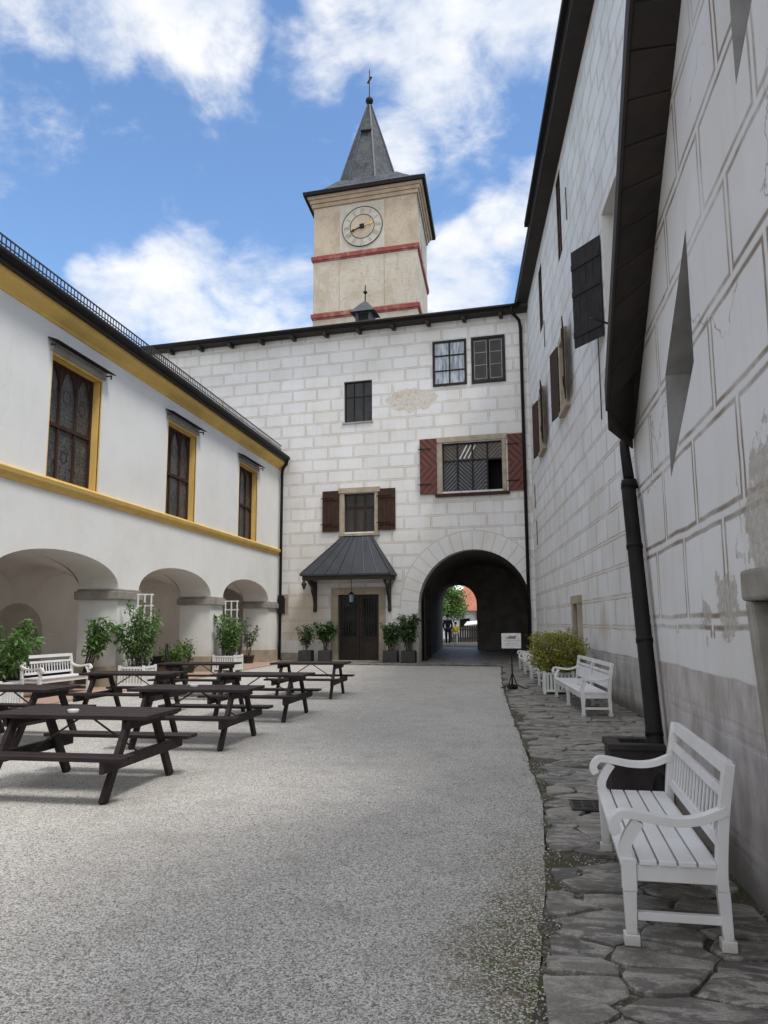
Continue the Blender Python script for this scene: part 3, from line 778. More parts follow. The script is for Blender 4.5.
# windows
for n_, (a, b_) in enumerate(allw):
    mb = MB(); z0, z1 = WZ; e = .27
    # yellow reveal lining, slightly proud of the wall
    mb.box(a-.02, a, -.006, e, z0, z1+.05).box(b_, b_+.04, -.010, e, z0, z1+.05).box(a, b_, -.010, e, z1, z1+.05)
    mb.box(a-.06, b_+.06, -.03, e, z0-.03, z0)
    s_ = mb.build('window_surround', 'yellow_plaster', lb, FL)
    mb = MB()
    D0, D1 = .20, .27
    mb.box(a, a+.07, D0, D1, z0, z1).box(b_-.07, b_, D0, D1, z0, z1).box(a+.07, b_-.07, D0, D1, z0, z0+.07).box(a+.07, b_-.07, D0, D1, z1-.07, z1)
    w = b_-a; zm = z0+(z1-z0)*.47
    for q in (1, 2): mb.box(a+w*q/3-.035, a+w*q/3+.035, D0+.004, D1, z0+.07, z1-.07)
    mb.box(a+.07, b_-.07, D0-.01, D1, zm-.04, zm+.04)
    # pointed heads of the three lights
    for q in range(3):
        x0 = a+.05+(w-.1)*q/3; x1 = a+.05+(w-.1)*(q+1)/3; xc = (x0+x1)/2; zt = z1-.02
        pl = [(x0, zt), (x0, zt-.55)] + [(x0+(xc-x0)*s, zt-.55+.5*math.sin(s*math.pi/2)) for s in (.15,.35,.6,.85,1)] + [(xc, zt)]
        mb.prism(pl, D0+.012, D1-.002)
        mb.prism([(2*xc-x, z) for x, z in pl], D0+.012, D1-.002)
    o = mb.build('window', 'brown_wood', lb, FL)
    MB().box(a+.02, b_-.02, D1-.02, D1+.02, z0+.02, z1-.02).build('leaded_pane', 'leaded_glass', o, FL)
    mb = MB()
    for q in range(3):
        xc = a+.05+(w-.1)*(q+.5)/3
        for zc in ((zm+.75, .17), (z0+.62, .14)) if q == 1 else ((zm+.62, .15),):
            mb.add([(xc+zc[1]*math.cos(s)*r_, D1-.026, zc[0]+zc[1]*math.sin(s)*r_) for r_ in (1,.78) for s in [k*math.pi/10 for k in range(20)]],
                   [(k, (k+1)%20, 20+(k+1)%20, 20+k) for k in range(20)])
    mb.build('roundel', 'iron_rod', o, FL)
    # hood
    MB().box(a-.10, b_+.10, -.06, .01, z1+.07, z1+.20).build('lintel', 'grey_plaster', lb, FL)
    mb = MB()
    mb.add([(a-.22,.0,z1+.30),(b_+.22,.0,z1+.30),(b_+.22,-.24,z1+.215),(a-.22,-.24,z1+.215),(a-.22,.0,z1+.33),(b_+.22,.0,z1+.33),(b_+.22,-.25,z1+.24),(a-.22,-.25,z1+.24)],
           [(0,1,2,3),(7,6,5,4),(3,2,6,7),(0,3,7,4),(1,5,6,2)])
    hd = mb.build('window_hood', 'black_metal', lb, FL)
    mb = MB()
    for x in (a-.12, b_+.10): mb.box(x, x+.03, -.20, 0, z1+.17, z1+.20).box(x, x+.03, -.2, -.17, z1+.10, z1+.17)
    mb.build('hook', 'iron_rod', hd, FL)
# corner downpipe with black box
mb = MB(); mb.tube([(30.92,-.38,8.46),(30.98,-.32,8.25),(31.02,-.14,8.05),(31.02,-.12,7.8),(31.02,-.12,.12),(31.02,-.22,.04)], .062, 12)
dp = mb.build('downpipe', 'black_metal', lb, FL)
MB().box(30.9, 31.13, -.30, -.05, 1.95, 2.62).box(30.93,31.1,-.27,-.04,2.62,2.70).build('pipe_box', 'black_metal', dp, FL, bevel=.01)
MB().box(-12, 31.3, 6.0, 6.2, 0, 11.6).build('rear_wall', 'white_plaster', lb, FL)

# ------------------------------------------------------------------ BACK: gate building
gb = thing('gate_building', 'tall white building with scratched block pattern and a round gateway closing the courtyard', 'building', (-4.5, 30.7, 0))
FB = frame(-9.7, 31.3, 10.5, -1.18)
ZT = 13.95
archp = [(AC-AR, 0)] + [(AC-AR*math.cos(math.pi*i/32), ASP+AR*math.sin(math.pi*i/32)) for i in range(33)] + [(AC+AR, 0)]
outer = [(-9, 0)] + archp + [(11.4, 0), (11.4, ZT), (-9, ZT-.05)]
door_r = rect(ub(-7.11), ub(-5.38), .0, 2.70)
holes = [rect(ub(-6.89), ub(-5.65), 9.93, 11.72), rect(ub(-2.71), ub(-.31), 6.76, 8.74), rect(ub(-6.85), ub(-5.55), 5.27, 6.88)]
# door touches the ground: put it in the outline
outer = [(-9, 0), (ub(-7.11), 0), (ub(-7.11), 2.70), (ub(-5.38), 2.70), (ub(-5.38), 0)] + outer[1:]
wallmesh(outer, holes, 0).build('wall', 'gate_plaster', gb, FB); reveals(holes, .30, 'white_plaster', gb, FB)
for x in (ub(-7.11), ub(-5.38)): pass
# passage behind the arch: slightly narrowing, low arch at its far end
mb = MB(); n = len(archp); L = 11.0
ipoly = [(AC-AR+.02, 0)] + [(AC-AR*math.cos(math.pi*i/32), ASP+AR*math.sin(math.pi*i/32)) for i in range(33)] + [(AC+AR, 0)]
mbp = MB()
mbp.add([(a, 0, b_) for a, b_ in archp] + [(a, .45, b_) for a, b_ in archp], [(i, i+n, i+n+1, i+1) for i in range(n-1)])
mbp.build('arch_reveal', 'gate_plaster', gb, FB)
# tunnel uses world axes (runs along +Y)
tx0, tx1 = -3.78, .62
TF = TR(0, 0)
def tun(u, v):   # a point of the arch, in wall coords, to world x,z
    p = FB @ Vector((u, .45, v)); return p
front = [tun(a, b_) for a, b_ in archp]
endy = 40.6
rear = [Vector((p.x, endy, p.z)) for p in front]
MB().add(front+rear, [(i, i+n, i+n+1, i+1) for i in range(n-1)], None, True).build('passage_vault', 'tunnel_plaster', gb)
# end wall with smaller arch
ec, er, es = -2.86, 1.03, 2.45
earch = [(ec-er, .0)] + [(ec-er*math.cos(math.pi*i/20), es+er*math.sin(math.pi*i/20)) for i in range(21)] + [(ec+er, 0)]
mb = MB(); mb.prism([(-5, 0)] + earch + [(2, 0), (2, 5), (-5, 5)], 38.6, 40.6)
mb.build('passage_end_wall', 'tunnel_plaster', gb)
# ribs / door leaf folded against left side of passage
o = MB().box(-3.62, -3.55, 31.3, 33.2, .05, 3.1).build('gate_leaf', 'dark_wood', gb)
mb = MB()
for z in (.5, 1.5, 2.6): mb.box(-3.545, -3.52, 31.4, 33.1, z, z+.12)
mb.build('strap', 'black_metal', o)
struct(MB().add([(-3.9,30.7,.004),(.9,30.1,.004),(.9,40.6,.28),(-3.9,40.6,.28)], [(0,1,2,3)]).build('passage_floor', 'paving_stone'))
# interior black backing, side and rear walls, roof
MB().box(-8.9, 11.3, 11, 11.3, 5.2, 13.6).box(10.9, 11.2, .35, 11, 0, 13.6).build('outer_walls', 'white_plaster', gb, FB)
MB().box(.05, 10.6, .9, 1.0, 4.9, 13.6).build('black_backing', 'dark_void', gb, FB)  # near-black sheet standing for the unlit rooms behind the windows
mb = MB(); profile(mb, [(-.55, ZT+.02), (-.55, ZT+.17), (6, ZT+1.75), (12, ZT+.3), (12, ZT), (.2, ZT+.02)][::-1], -9.2, 11.35)
rf = mb.build('roof', 'slate', gb, FB)
MB().box(-9.2, 11.3, -.50, .0, ZT-.05, ZT+.02).build('eave_board', 'dark_wood', gb, FB)
mb = MB()
for i in range(14): u = -8.5+i*1.5; mb.box(u, u+.14, -.46, -.02, ZT-.20, ZT-.052)
mb.build('rafter_end', 'dark_wood', gb, FB)
mb = MB(); mb.tube([(-9.2,-.60,ZT+.08),(10.35,-.60,ZT+.08)], .08, 10); mb.build('gutter', 'black_metal', gb, FB)
mb = MB(); mb.tube([(10.05,-.60,ZT+.02),(10.05,-.58,ZT-.2),(10.30,-.22,ZT-.42),(10.33,-.10,ZT-.7),(10.33,-.10,.1)], .065, 12); mb.build('downpipe', 'black_metal', gb, FB)
# windows
def w(x): return ub(x)
o = window(gb, FB, w(-6.89), w(-5.65), 9.93, 11.72, .16, 3, 2, 'black_wood', 'dark_glass', .05, .035, rowpos=[.63], label='small three-light window without shutters')
MB().box(w(-6.95), w(-5.60), -.05, .0, 9.86, 9.93).build('sill', 'grey_plaster', o, FB)
o = window(gb, FB, w(-3.04), w(-1.64), 11.15, 13.07, -.01, 2, 3, 'black_wood', 'curtain', .09, .05, label='upper window with pale curtains')
o = window(gb, FB, w(-1.44), w(-.08), 11.13, 13.08, -.01, 2, 1, 'black_wood', 'dark_glass', .09, .07, label='upper window with dark inner casements')
mb = MB()
for a, b_ in ((w(-1.33), w(-.80)), (w(-.70), w(-.19))):
    for z in (11.3, 11.87, 12.4, 12.88): mb.box(a, b_, -.035, -.012, z, z+.028)
    for x in (a, b_-.04): mb.box(x, x+.028, -.037, -.012, 11.3, 12.9)
mb.build('inner_casement', 'grey_stone', o, FB)
# large lattice window
mb = MB(); x0, x1, z0, z1 = w(-2.87), w(-.16), 6.54, 8.99
mb.box(x0, w(-2.71), -.05, .26, z0+.12, z1-.22).box(w(-.31), x1, -.05, .26, z0+.12, z1-.22).box(x0-.05, x1+.05, -.07, .26, z1-.22, z1)
big = mb.build('window', 'tan_stone', gb, FB, bevel=.01); big['label'] = 'large stone-framed lattice window with chevron shutters'
MB().box(x0-.12, x1+.12, -.14, .2, z0, z0+.12).build('sill', 'brown_wood', big, FB)
a, b_ = w(-2.71), w(-.31); ww = (b_-a)/4
mb = MB()
for i in range(5): mb.box(a+ww*i-.028, a+ww*i+.028, .10, .17, 6.66, 8.77)
zc = 8.02
for z in (6.68, zc, 8.72): mb.box(a, b_, .105, .165, z-.03, z+.03)
mb.build('frame', 'black_wood', big, FB)
FBW = FB @ Matrix.Translation((a, 0, 0))
MB().box(.02, ww*3, .15, .16, .0, zc-6.66).build('lattice_pane', 'lattice_glass', big, FBW @ Matrix.Translation((0,0,6.66)))
MB().box(.02, ww*4-.02, .152, .158, .0, 8.75-zc).build('louvre_pane', 'louvre_brown', big, FBW @ Matrix.Translation((0,0,zc)))
mb = MB()
for i in range(3): mb.bar((ww*1.15+i*.17, .148, zc+.08), (ww*1.15+i*.17+.30, .148, zc+.62), .05, .004, (0,1,0))
mb.build('light_strip', 'white_enamel', big, FBW)
shutter(big, strap(FB, w(-3.62), -.05, 6.68), w(-2.92)-w(-3.62), 2.28, 'chevron_shutter', False)
shutter(big, strap(FB, w(-.08), -.05, 6.66), .64, 2.28, 'chevron_shutter', False)
# small window with brown shutters
mb = MB(); x0, x1 = w(-7.05), w(-5.36)
mb.box(x0, w(-6.85), -.05, .25, 5.2, 6.9).box(w(-5.55), x1, -.05, .25, 5.2, 6.9).box(x0-.05, x1+.05, -.08, .25, 6.9, 7.12)
sm_ = mb.build('window', 'tan_stone', gb, FB, bevel=.01); sm_['label'] = 'small stone-framed window with plain brown shutters'
MB().box(x0-.03, x1+.03, -.12, .2, 5.10, 5.2).build('sill', 'tan_stone', sm_, FB)
mb = MB(); a, b_ = w(-6.85), w(-5.55); ww = (b_-a)/3
for i in range(4): mb.box(a+ww*i-.03, a+ww*i+.03, .07, .12, 5.2, 6.9)
for z in (5.23, 6.30, 6.87): mb.box(a, b_, .075, .118, z-.03, z+.03)
mb.build('frame', 'brown_wood', sm_, FB)
MB().box(0, b_-a, .112, .122, 0, 1.68).build('pane', 'small_lattice', sm_, FB @ Matrix.Translation((a,0,5.2)))
shutter(sm_, strap(FB, w(-7.80), -.05, 5.30), .74, 1.72, 'brown_wood')
shutter(sm_, strap(FB, w(-5.40), -.05, 5.30), .75, 1.72, 'brown_wood')
# door
mb = MB(); a, b_ = w(-7.11), w(-5.38)
mb.box(a-.30, a, -.05, .35, .0, 2.70).box(b_, b_+.27, -.05, .35, 0, 2.70).box(a-.30, b_+.27, -.055, .35, 2.70, 2.98)
dr = mb.build('door', 'tan_stone', gb, FB, bevel=.012)
mb = MB(); xm = (a+b_)/2
for x0, x1 in ((a, xm-.008), (xm+.008, b_)):
    mb.box(x0, x1, .16, .20, .04, 2.70)
    for s, e in ((x0, x0+.1), (x1-.1, x1)): mb.box(s, e, .135, .16, .04, 2.70)
    for z in (.04, .88, 2.58): mb.box(x0+.1, x1-.1, .138, .16, z, z+.12)
mb.build('door_leaf', 'dark_wood', dr, FB)
mb = MB()
for x0, x1 in ((a, xm), (xm, b_)): mb.box(x0+.14, x1-.14, .15, .157, 1.02, 2.55)
mb.build('door_glass', 'dark_glass', dr, FB)
mb = MB()
for x0, x1 in ((a, xm), (xm, b_)):
    for i in range(5):
        x = x0+.18+i*.105
        mb.box(x, x+.012, .140, .149, 1.02, 2.55)
        for z in (1.25, 1.7, 2.15): mb.lathe([(.035,0),(.035,.008)], 10, Matrix.Translation((x+.006,.148,z+.1*(i%2))) @ Matrix.Rotation(R_(90),4,'X'))
mb.build('door_grille', 'iron_rod', dr, FB)
struct(MB().box(a-.35, b_+.35, -.55, -.001, 0, .07, FB).build('door_step', 'grey_stone'))
# canopy over the door
cx0, cx1 = w(-8.38), w(-4.62); P = 1.05; ze = 3.50; rx0, rx1 = w(-6.92), w(-5.66); zr = 5.10
mb = MB()
T = [(cx0,-.004,ze),(cx0,-P,ze),(cx1,-P,ze),(cx1,-.004,ze),(rx0,-.004,zr),(rx1,-.004,zr),(rx0,-.16,zr-.06),(rx1,-.16,zr-.06)]
Bm = [(x, y, z-.07) for x, y, z in T[:4]]
mb.add(T+Bm, [(1,2,7,6),(0,1,6,4),(2,3,5,7),(6,7,5,4),(0,8,9,1),(1,9,10,2),(2,10,11,3),(8,11,10,9)])
cp = mb.build('door_canopy', 'canopy_metal', gb, FB)
mb = MB()
for i in range(1, 7):
    f = i/7
    p = Vector((cx0+(cx1-cx0)*f, -P, ze)); q = Vector((rx0+(rx1-rx0)*f, -.16, zr-.06)); mb.bar(p, q, .022, .045)
for i in range(1, 3):
    for A_, B_, C_, D_ in ((T[2], T[3], T[7], T[5]),):
        p = Vector(A_).lerp(Vector(B_), i/3); q = Vector(C_).lerp(Vector(D_), i/3); mb.bar(p, q, .022, .045)
for p, q in ((T[1],T[6]),(T[2],T[7])): mb.bar(Vector(p), Vector(q), .05, .06)
mb.build('seam', 'canopy_metal', cp, FB)
MB().box(cx0+.08, cx1-.08, -P+.06, -P+.16, ze-.24, ze-.072).box(cx0+.08, cx0+.18, -P+.16, -.004, ze-.24, ze-.072).box(cx1-.18, cx1-.08, -P+.16, -.004, ze-.24, ze-.072).build('beam', 'dark_wood', cp, FB)
for x in (cx0+.30, cx1-.30):
    pts = [(-.004, ze-.25), (-.004, ze-1.45), (-.10, ze-1.50), (-.15, ze-1.40), (-.13, ze-1.15), (-.22, ze-.9), (-.42, ze-.66), (-.40, ze-.52), (-.66, ze-.38), (-P+.2, ze-.25)]
    Mb = FB @ Matrix.Translation((x, 0, 0)) @ Matrix.Rotation(R_(90), 4, 'Z')
    MB().prism([(y, z) for y, z in pts], -.06, .06, Mb.inverted() @ Mb).build('bracket', 'dark_wood', cp, Mb)
for x in (cx0+.14, cx1-.14):
    MB().lathe([(.03,0),(.06,-.05),(.10,-.12),(.11,-.18),(.06,-.24),(.075,-.28),(.03,-.34),(.01,-.40)], 12).build('pendant', 'dark_wood', cp, FB @ Matrix.Translation((x, -P+.12, ze-.24)))
# patch of bare stone by the left corner
MB().box(.03, .42, -.02, .01, 1.95, 2.75).build('quoin_stone', 'tan_stone', gb, FB)
MB().box(0.02, 1.3, -.02, .01, .02, .35).build('base_stone', 'grey_stone', gb, FB)
# lantern
ln_ = thing('lantern', 'small glazed lantern hanging on a rod under the door canopy', 'lantern', FB @ Matrix.Translation((w(-6.35), -.6, 2.5)))
mb = MB(); mb.tube([(0,0,.28),(0,0,.92)], .012, 6); mb.build('rod', 'black_metal', ln_, W[ln_])
MB().lathe([(.01,.30),(.05,.27),(.13,.20),(.14,.18)], 6).build('cap', 'black_metal', ln_, W[ln_])
MB().lathe([(.12,.175),(.08,-.12)], 6, smooth=False).build('glass', 'sky_tint_glass', ln_, W[ln_])
mb = MB()
for k in range(6):
    a = k*math.pi/3; mb.bar((.125*math.cos(a),.125*math.sin(a),.18), (.085*math.cos(a),.085*math.sin(a),-.13), .012, .012)
mb.lathe([(.09,-.12),(.09,-.14),(.02,-.20)], 6); mb.build('cage', 'black_metal', ln_, W[ln_])
# roof ventilator turret
rt = thing('roof_turret', 'tiny dark turret with ball finial on the eave below the clock tower', 'roof turret', FB @ Matrix.Translation((w(-6.05), .35, ZT+.42)))
MB().box(-.36,.36,-.3,.3,-.15,.42).build('body', 'slate', rt, W[rt])
MB().box(-.22,.22,-.31,-.302,.05,.36).build('opening', 'dark_void', rt, W[rt])
MB().add([(-.55,-.5,.40),(.55,-.5,.40),(.55,.5,.40),(-.55,.5,.40),(-.18,-.16,.86),(.18,-.16,.86),(.18,.16,.86),(-.18,.16,.86),(0,0,1.05)],
         [(3,2,1,0),(0,1,5,4),(1,2,6,5),(2,3,7,6),(3,0,4,7),(4,5,8),(5,6,8),(6,7,8),(7,4,8)]).build('cap', 'slate', rt, W[rt])
mb = MB(); mb.tube([(0,0,1.0),(0,0,1.75)], .025, 8)
mb.lathe([(.01,1.33),(.07,1.37),(.09,1.42),(.07,1.47),(.01,1.51)], 12); mb.build('finial', 'black_metal', rt, W[rt])

# ------------------------------------------------------------------ clock tower (plan slightly askew)
tw = thing('clock_tower', 'square ochre clock tower with a slate spire rising behind the gate building', 'tower', (-7, 38.5, 0))
A = Vector((-9.75, 36.53, 0)); Bp = Vector((-4.28, 35.91, 0)); sd = Vector((-.02, 1, 0))*5.5
Cq = Bp + sd; Dq = A + sd
quad = [A, Bp, Cq, Dq]
def ringq(off, z):
    c = (A+Bp+Cq+Dq)/4
    return [Vector((p.x + (off if (p.x > c.x) else -off), p.y + (off if p.y > c.y else -off), z)) for p in quad]
def slabq(mb, off0, z0, off1, z1):
    mb.add(ringq(off0, z0)+ringq(off1, z1), [(3,2,1,0),(4,5,6,7),(0,1,5,4),(1,2,6,5),(2,3,7,6),(3,0,4,7)])
mb = MB(); slabq(mb, 0, 10, 0, 23.0); mb.build('wall', 'tower_plaster', tw)
mb = MB(); slabq(mb, .012, 17.25, .012, 20.1); slabq(mb, .012, 15, .012, 16.95); mb.build('pale_render', 'tower_pale', tw)
for z in (17.08, 20.2):
    mb = MB(); slabq(mb, .10, z-.12, .12, z+.10); slabq(mb, .06, z-.20, .06, z-.12); mb.build('red_band', 'red_band', tw, bevel=.02)
mb = MB(); slabq(mb, .08, 23.0, .10, 23.2); slabq(mb, .16, 23.2, .20, 23.38); slabq(mb, .26, 23.38, .34, 23.57); mb.build('cornice', 'cornice_tan', tw, bevel=.02)
cen = (A+Bp+Cq+Dq)/4 + Vector((-.18, 0, 0))
mb = MB(); e0 = ringq(.44, 23.62); e1 = ringq(.44, 23.74)
def inset(f, z): return [Vector((cen.x + (p.x-cen.x)*f, cen.y + (p.y-cen.y)*f, z)) for p in quad]
rings = [e0, e1, inset(.88, 24.24), inset(.73, 24.66), inset(.60, 25.05)]
vs = [p for r in rings for p in r]
fs = [(3,2,1,0)] + [(4*k+i, 4*k+(i+1)%4, 4*k+4+(i+1)%4, 4*k+4+i) for k in range(4) for i in range(4)]
mb.add(vs, fs); mb.build('spire_skirt', 'spire_slate', tw)
mb = MB(); slabq(mb, .47, 23.52, .50, 23.70); mb.build('eave_edge', 'black_metal', tw)
# octagonal upper spire
mb = MB(); n8 = 8; prof = [(2.02,24.4),(1.60,25.7),(.85,28.1),(.10,30.35)]
mb.lathe(prof, 8, Matrix.Translation((cen.x, cen.y, 0)) @ Matrix.Rotation(R_(22.5-3), 4, 'Z'), smooth=False)
mb.build('spire', 'spire_slate', tw)
mb = MB()
for k in range(8):
    a = R_(22.5-3+45*k)
    for (r1, z1), (r2, z2) in zip(prof, prof[1:]):
        mb.bar((cen.x+r1*math.cos(a), cen.y+r1*math.sin(a), z1), (cen.x+r2*math.cos(a), cen.y+r2*math.sin(a), z2), .09, .09)
mb.build('ridge', 'slate', tw)
mb = MB()
mb.lathe([(.02,30.1),(.13,30.25),(.12,30.38),(.05,30.42)]+[(.22*math.sin(s), 30.66-.22*math.cos(s)) for s in [math.pi*i/12 for i in range(1,12)]]+[(.03,30.9),(.025,32.5),(.003,32.7)], 14, Matrix.Translation((cen.x, cen.y, 0)))
mb.build('finial', 'black_metal', tw)
MB().bar((cen.x-.10,cen.y,31.75),(cen.x+.12,cen.y,32.15),.02,.12).build('weather_vane', 'black_metal', tw)
MB().box(cen.x-.34, cen.x+.26, cen.y-.92, cen.y-.4, 28.3, 28.5).build('spire_hatch', 'slate', tw)
# clock on the front face
dF = (Bp-A).normalized()
FT = frame(A.x, A.y, dF.x, dF.y)
def ut(x): return (x-A.x)/dF.x
cu = ut(-7.12); cz_ = 21.62
x0, x1 = ut(-8.33), ut(-5.95)
MB().box(x0, x1, -.02, .0, 20.36, 22.92).build('clock_panel', 'panel_pale', tw, FT)
FCL = FT @ Matrix.Translation((cu, -.02, cz_))
def disc(r0_, r1_, y0, y1, n=48):
    mb = MB(); v = []
    for r_, y in ((r0_, y0), (r1_, y0), (r1_, y1), (r0_, y1)):
        v += [(r_*math.cos(2*math.pi*k/n), y, r_*math.sin(2*math.pi*k/n)) for k in range(n)]
    f = [(j*n+k, j*n+(k+1)%n, ((j+1)%4)*n+(k+1)%n, ((j+1)%4)*n+k) for j in range(4) for k in range(n)]
    return mb.add(v, f)
ck = MB().lathe([(1.09,0),(1.09,.03),(.001,.031)], 48, Matrix.Rotation(R_(90), 4, 'X'), smooth=False).build('clock_face', 'panel_pale', tw, FCL)
m_ = disc(1.06, 1.09, -.05, -.0); m_.build('dial_ring', 'black_metal', ck, FCL)
disc(.63, .66, -.045, -.03).build('dial_ring', 'black_metal', ck, FCL)
MB().lathe([(.63,.034),(.001,.035)], 40, Matrix.Rotation(R_(90), 4, 'X'), smooth=False).build('dial_centre', 'tower_plaster', ck, FCL)
NUM = ['XII','I','II','III','IIII','V','VI','VII','VIII','IX','X','XI']
for k, s_ in enumerate(NUM):
    mb = MB(); Mn = Matrix.Rotation(R_(30*k), 4, 'Y') @ Matrix.Translation((0,0,.70))
    wd = {'I':.055, 'V':.12, 'X':.12}; tot = sum(wd[c] for c in s_); x = -tot/2
    for c in s_:
        xc = x+wd[c]/2
        def st(xa, za, xb, zb):
            p = Mn @ Vector((xa, -.036, za)); q = Mn @ Vector((xb, -.036, zb)); mb.bar(p, q, .022, .006, (0,1,0))
        if c == 'I': st(xc, 0, xc, .28)
        elif c == 'V': st(xc-.05, .28, xc, 0); st(xc+.05, .28, xc, 0)
        else: st(xc-.05, .28, xc+.05, 0); st(xc+.05, .28, xc-.05, 0)
        x += wd[c]
    mb.build('numeral', 'grey_stone', ck, FCL)
def hand(ang, L, wd_):
    mb = MB(); d_ = Vector((math.sin(ang), 0, math.cos(ang)))
    mb.bar(d_*-.12 + Vector((0,-.07,0)), d_*L*.8 + Vector((0,-.07,0)), wd_, .02, (0,1,0), wd_*.6, .02)
    mb.bar(d_*L*.72 + Vector((0,-.071,0)), d_*L + Vector((0,-.071,0)), wd_*2.2, .02, (0,1,0), wd_*.3, .02)
    return mb
hand(R_(78), .60, .06).build('clock_hand', 'yellow_plaster', ck, FCL)
hand(R_(249), .64, .07).build('clock_hand', 'black_metal', ck, FCL)
MB().box(-.12,.12,-.09,-.05,-.12,.12).build('hub', 'black_metal', ck, FCL)
# faint panel lines on front, side clock
mb = MB()
for u in (x0, x1): mb.box(u-.03, u+.0, -.022, .0, 17.3, 20.1)
mb.build('lesene', 'cornice_tan', tw, FT)
FS = frame(Bp.x, Bp.y, sd.x, sd.y)
MB().box(1.5, 3.9, -.02, 0, 20.36, 22.9).build('clock_panel', 'tower_pale', tw, FS)
MB().lathe([(1.09,0),(1.09,.03),(.001,.031)], 40, Matrix.Rotation(R_(90), 4, 'X'), smooth=False).build('clock_face', 'grey_plaster', tw, FS @ Matrix.Translation((2.7,-.02,cz_)))

# ------------------------------------------------------------------ RIGHT FAR: long wing
rb = thing('long_wing', 'long tall white wing with high windows and brown shutters along the stone path', 'building', (1.6, 20, 0))
FR = frame(.82, 30.1, 1.04, -14.2)
KR = 1.0027
def ur(y): return (30.1-y)*KR
def ry(yf, yn, z0, z1): return rect(ur(yf), ur(yn), z0, z1)
holes = [ry(20.95,20.1,11.5,13.9), ry(25.8,24.85,11.3,13.5), ry(14.9,13.5,7.25,9.6), ry(20.85,19.95,7.3,9.05), ry(26.1,25.1,7.35,9.05), ry(27.35,27.0,.9,2.1)]
wallmesh([(-1.2,0),(25,0),(25,14.1),(-1.2,14.1)], holes, 0).build('wall', 'wing_plaster', rb, FR); reveals(holes, .35, 'white_plaster', rb, FR)
window(rb, FR, ur(20.95), ur(20.1), 11.5, 13.9, .06, 2, 3, 'brown_wood', 'sky_tint_glass', .07, .05)
window(rb, FR, ur(25.8), ur(24.85), 11.3, 13.5, .06, 2, 3, 'brown_wood', 'sky_tint_glass', .07, .05)
window(rb, FR, ur(14.9), ur(13.5), 7.25, 9.6, .33, 2, 3, 'brown_wood', 'dark_glass', .07, .05)
for yf, yn, z0, z1 in ((20.85,19.95,7.3,9.05),(26.1,25.1,7.35,9.05)):
    a, b_ = ur(yf), ur(yn)
    mb = MB(); mb.box(a-.16, a, -.09, .3, z0-.1, z1+.0).box(b_, b_+.16, -.09, .3, z0-.1, z1).box(a-.16, b_+.16, -.10, .3, z1, z1+.18).box(a-.2, b_+.2, -.14, .3, z0-.22, z0-.1)
    o = mb.build('window', 'tan_stone', rb, FR, bevel=.01)
    window(o, FR, a, b_, z0-.1, z1, .12, 2, 2, 'brown_wood', 'dark_glass', name='casement') if False else MB().box(a, b_, .12, .14, z0-.1, z1).build('pane', 'dark_glass', o, FR)
    wl = .80
    # far leaf opened back against the wall, near leaf standing out from it
    Ml = FR @ Matrix.Translation((a-.17, -.11, z0-.12)) @ Matrix.Rotation(R_(180-14), 4, 'Z') @ Matrix.Scale(-1, 4, (0,1,0))
    shutter(o, FR @ Matrix.Translation((a-.17, -.11, z0-.12)) @ Matrix.Rotation(R_(188), 4, 'Z'), wl, z1-z0+.2, 'brown_wood')
    shutter(o, FR @ Matrix.Translation((b_+.17, -.11, z0-.05)) @ Matrix.Rotation(R_(-10), 4, 'Z'), .75, z1-z0+.2, 'brown_wood')
# the big hanging shutter
o = shutter(rb, FR @ Matrix.Translation((ur(15.05), -.03, 7.15)) @ Matrix.Rotation(R_(180+32), 4, 'Z'), .86, 2.10, 'black_wood', name='hanging_shutter', label='large dark plank shutter hanging open from a high window')
mb = MB(); mb.tube([(ur(14.6), -.02, 7.2), (ur(14.7), -.25, 7.35), (ur(15.0), -.3, 7.5)], .02, 6); mb.build('shutter_stay', 'black_metal', rb, FR)
# low doorways
MB().box(ur(20.35), ur(20.12), -.10, .05, 0, 2.0).box(ur(19.45), ur(19.25), -.10, .05, 0, 2.0).box(ur(20.37), ur(19.22), -.11, .05, 2.0, 2.2).build('doorway_frame', 'tan_stone', rb, FR, bevel=.01)
MB().box(ur(20.12), ur(19.45), -.01, .03, 0, 2.0).build('side_door', 'dark_wood', rb, FR)
MB().box(ur(27.35), ur(27.0), .3, .33, .9, 2.1).build('slit_window', 'dark_void', rb, FR)
# eave: dark soffit, gutter, roof; the near stretch of the eave steps out a little
MB().box(-1.3, 25, -.44, .02, 14.1, 14.28).build('soffit', 'soffit_wood', rb, FR)
mb = MB(); profile(mb, [(-.47,14.28),(-.47,14.42),(8,14.42+8.6*math.tan(R_(38))),(8,14.28)][::-1], -1.3, 25)
mb.build('roof', 'slate', rb, FR)
mb = MB(); profile(mb, [(-.60,14.30),(-.60,14.45),(-.3,14.52),(-.3,14.30)][::-1], 6.1, 25); mb.build('gutter_box', 'black_metal', rb, FR)
mb = MB()
mb.tube([(ur(15.35)-.3, -.03, 5.6),(ur(15.35)-.3, -.03, 8.2)], .012, 6)
for y_, z_ in ((24.4,10.8),(28.5,9.2),(19.0,12.2),(28.9,6.2),(28.6,4.8)):
    mb.tube([(ur(y_), -.03, z_-.45),(ur(y_), -.03, z_+.45)], .014, 6)
mb.build('tie_iron', 'iron_rod', rb, FR)
MB().box(24.9, 25.1, .0, 8, 0, 14.3).box(-1.2, -1, 0, 8, 0, 14.3).build('outer_walls', 'white_plaster', rb, FR)

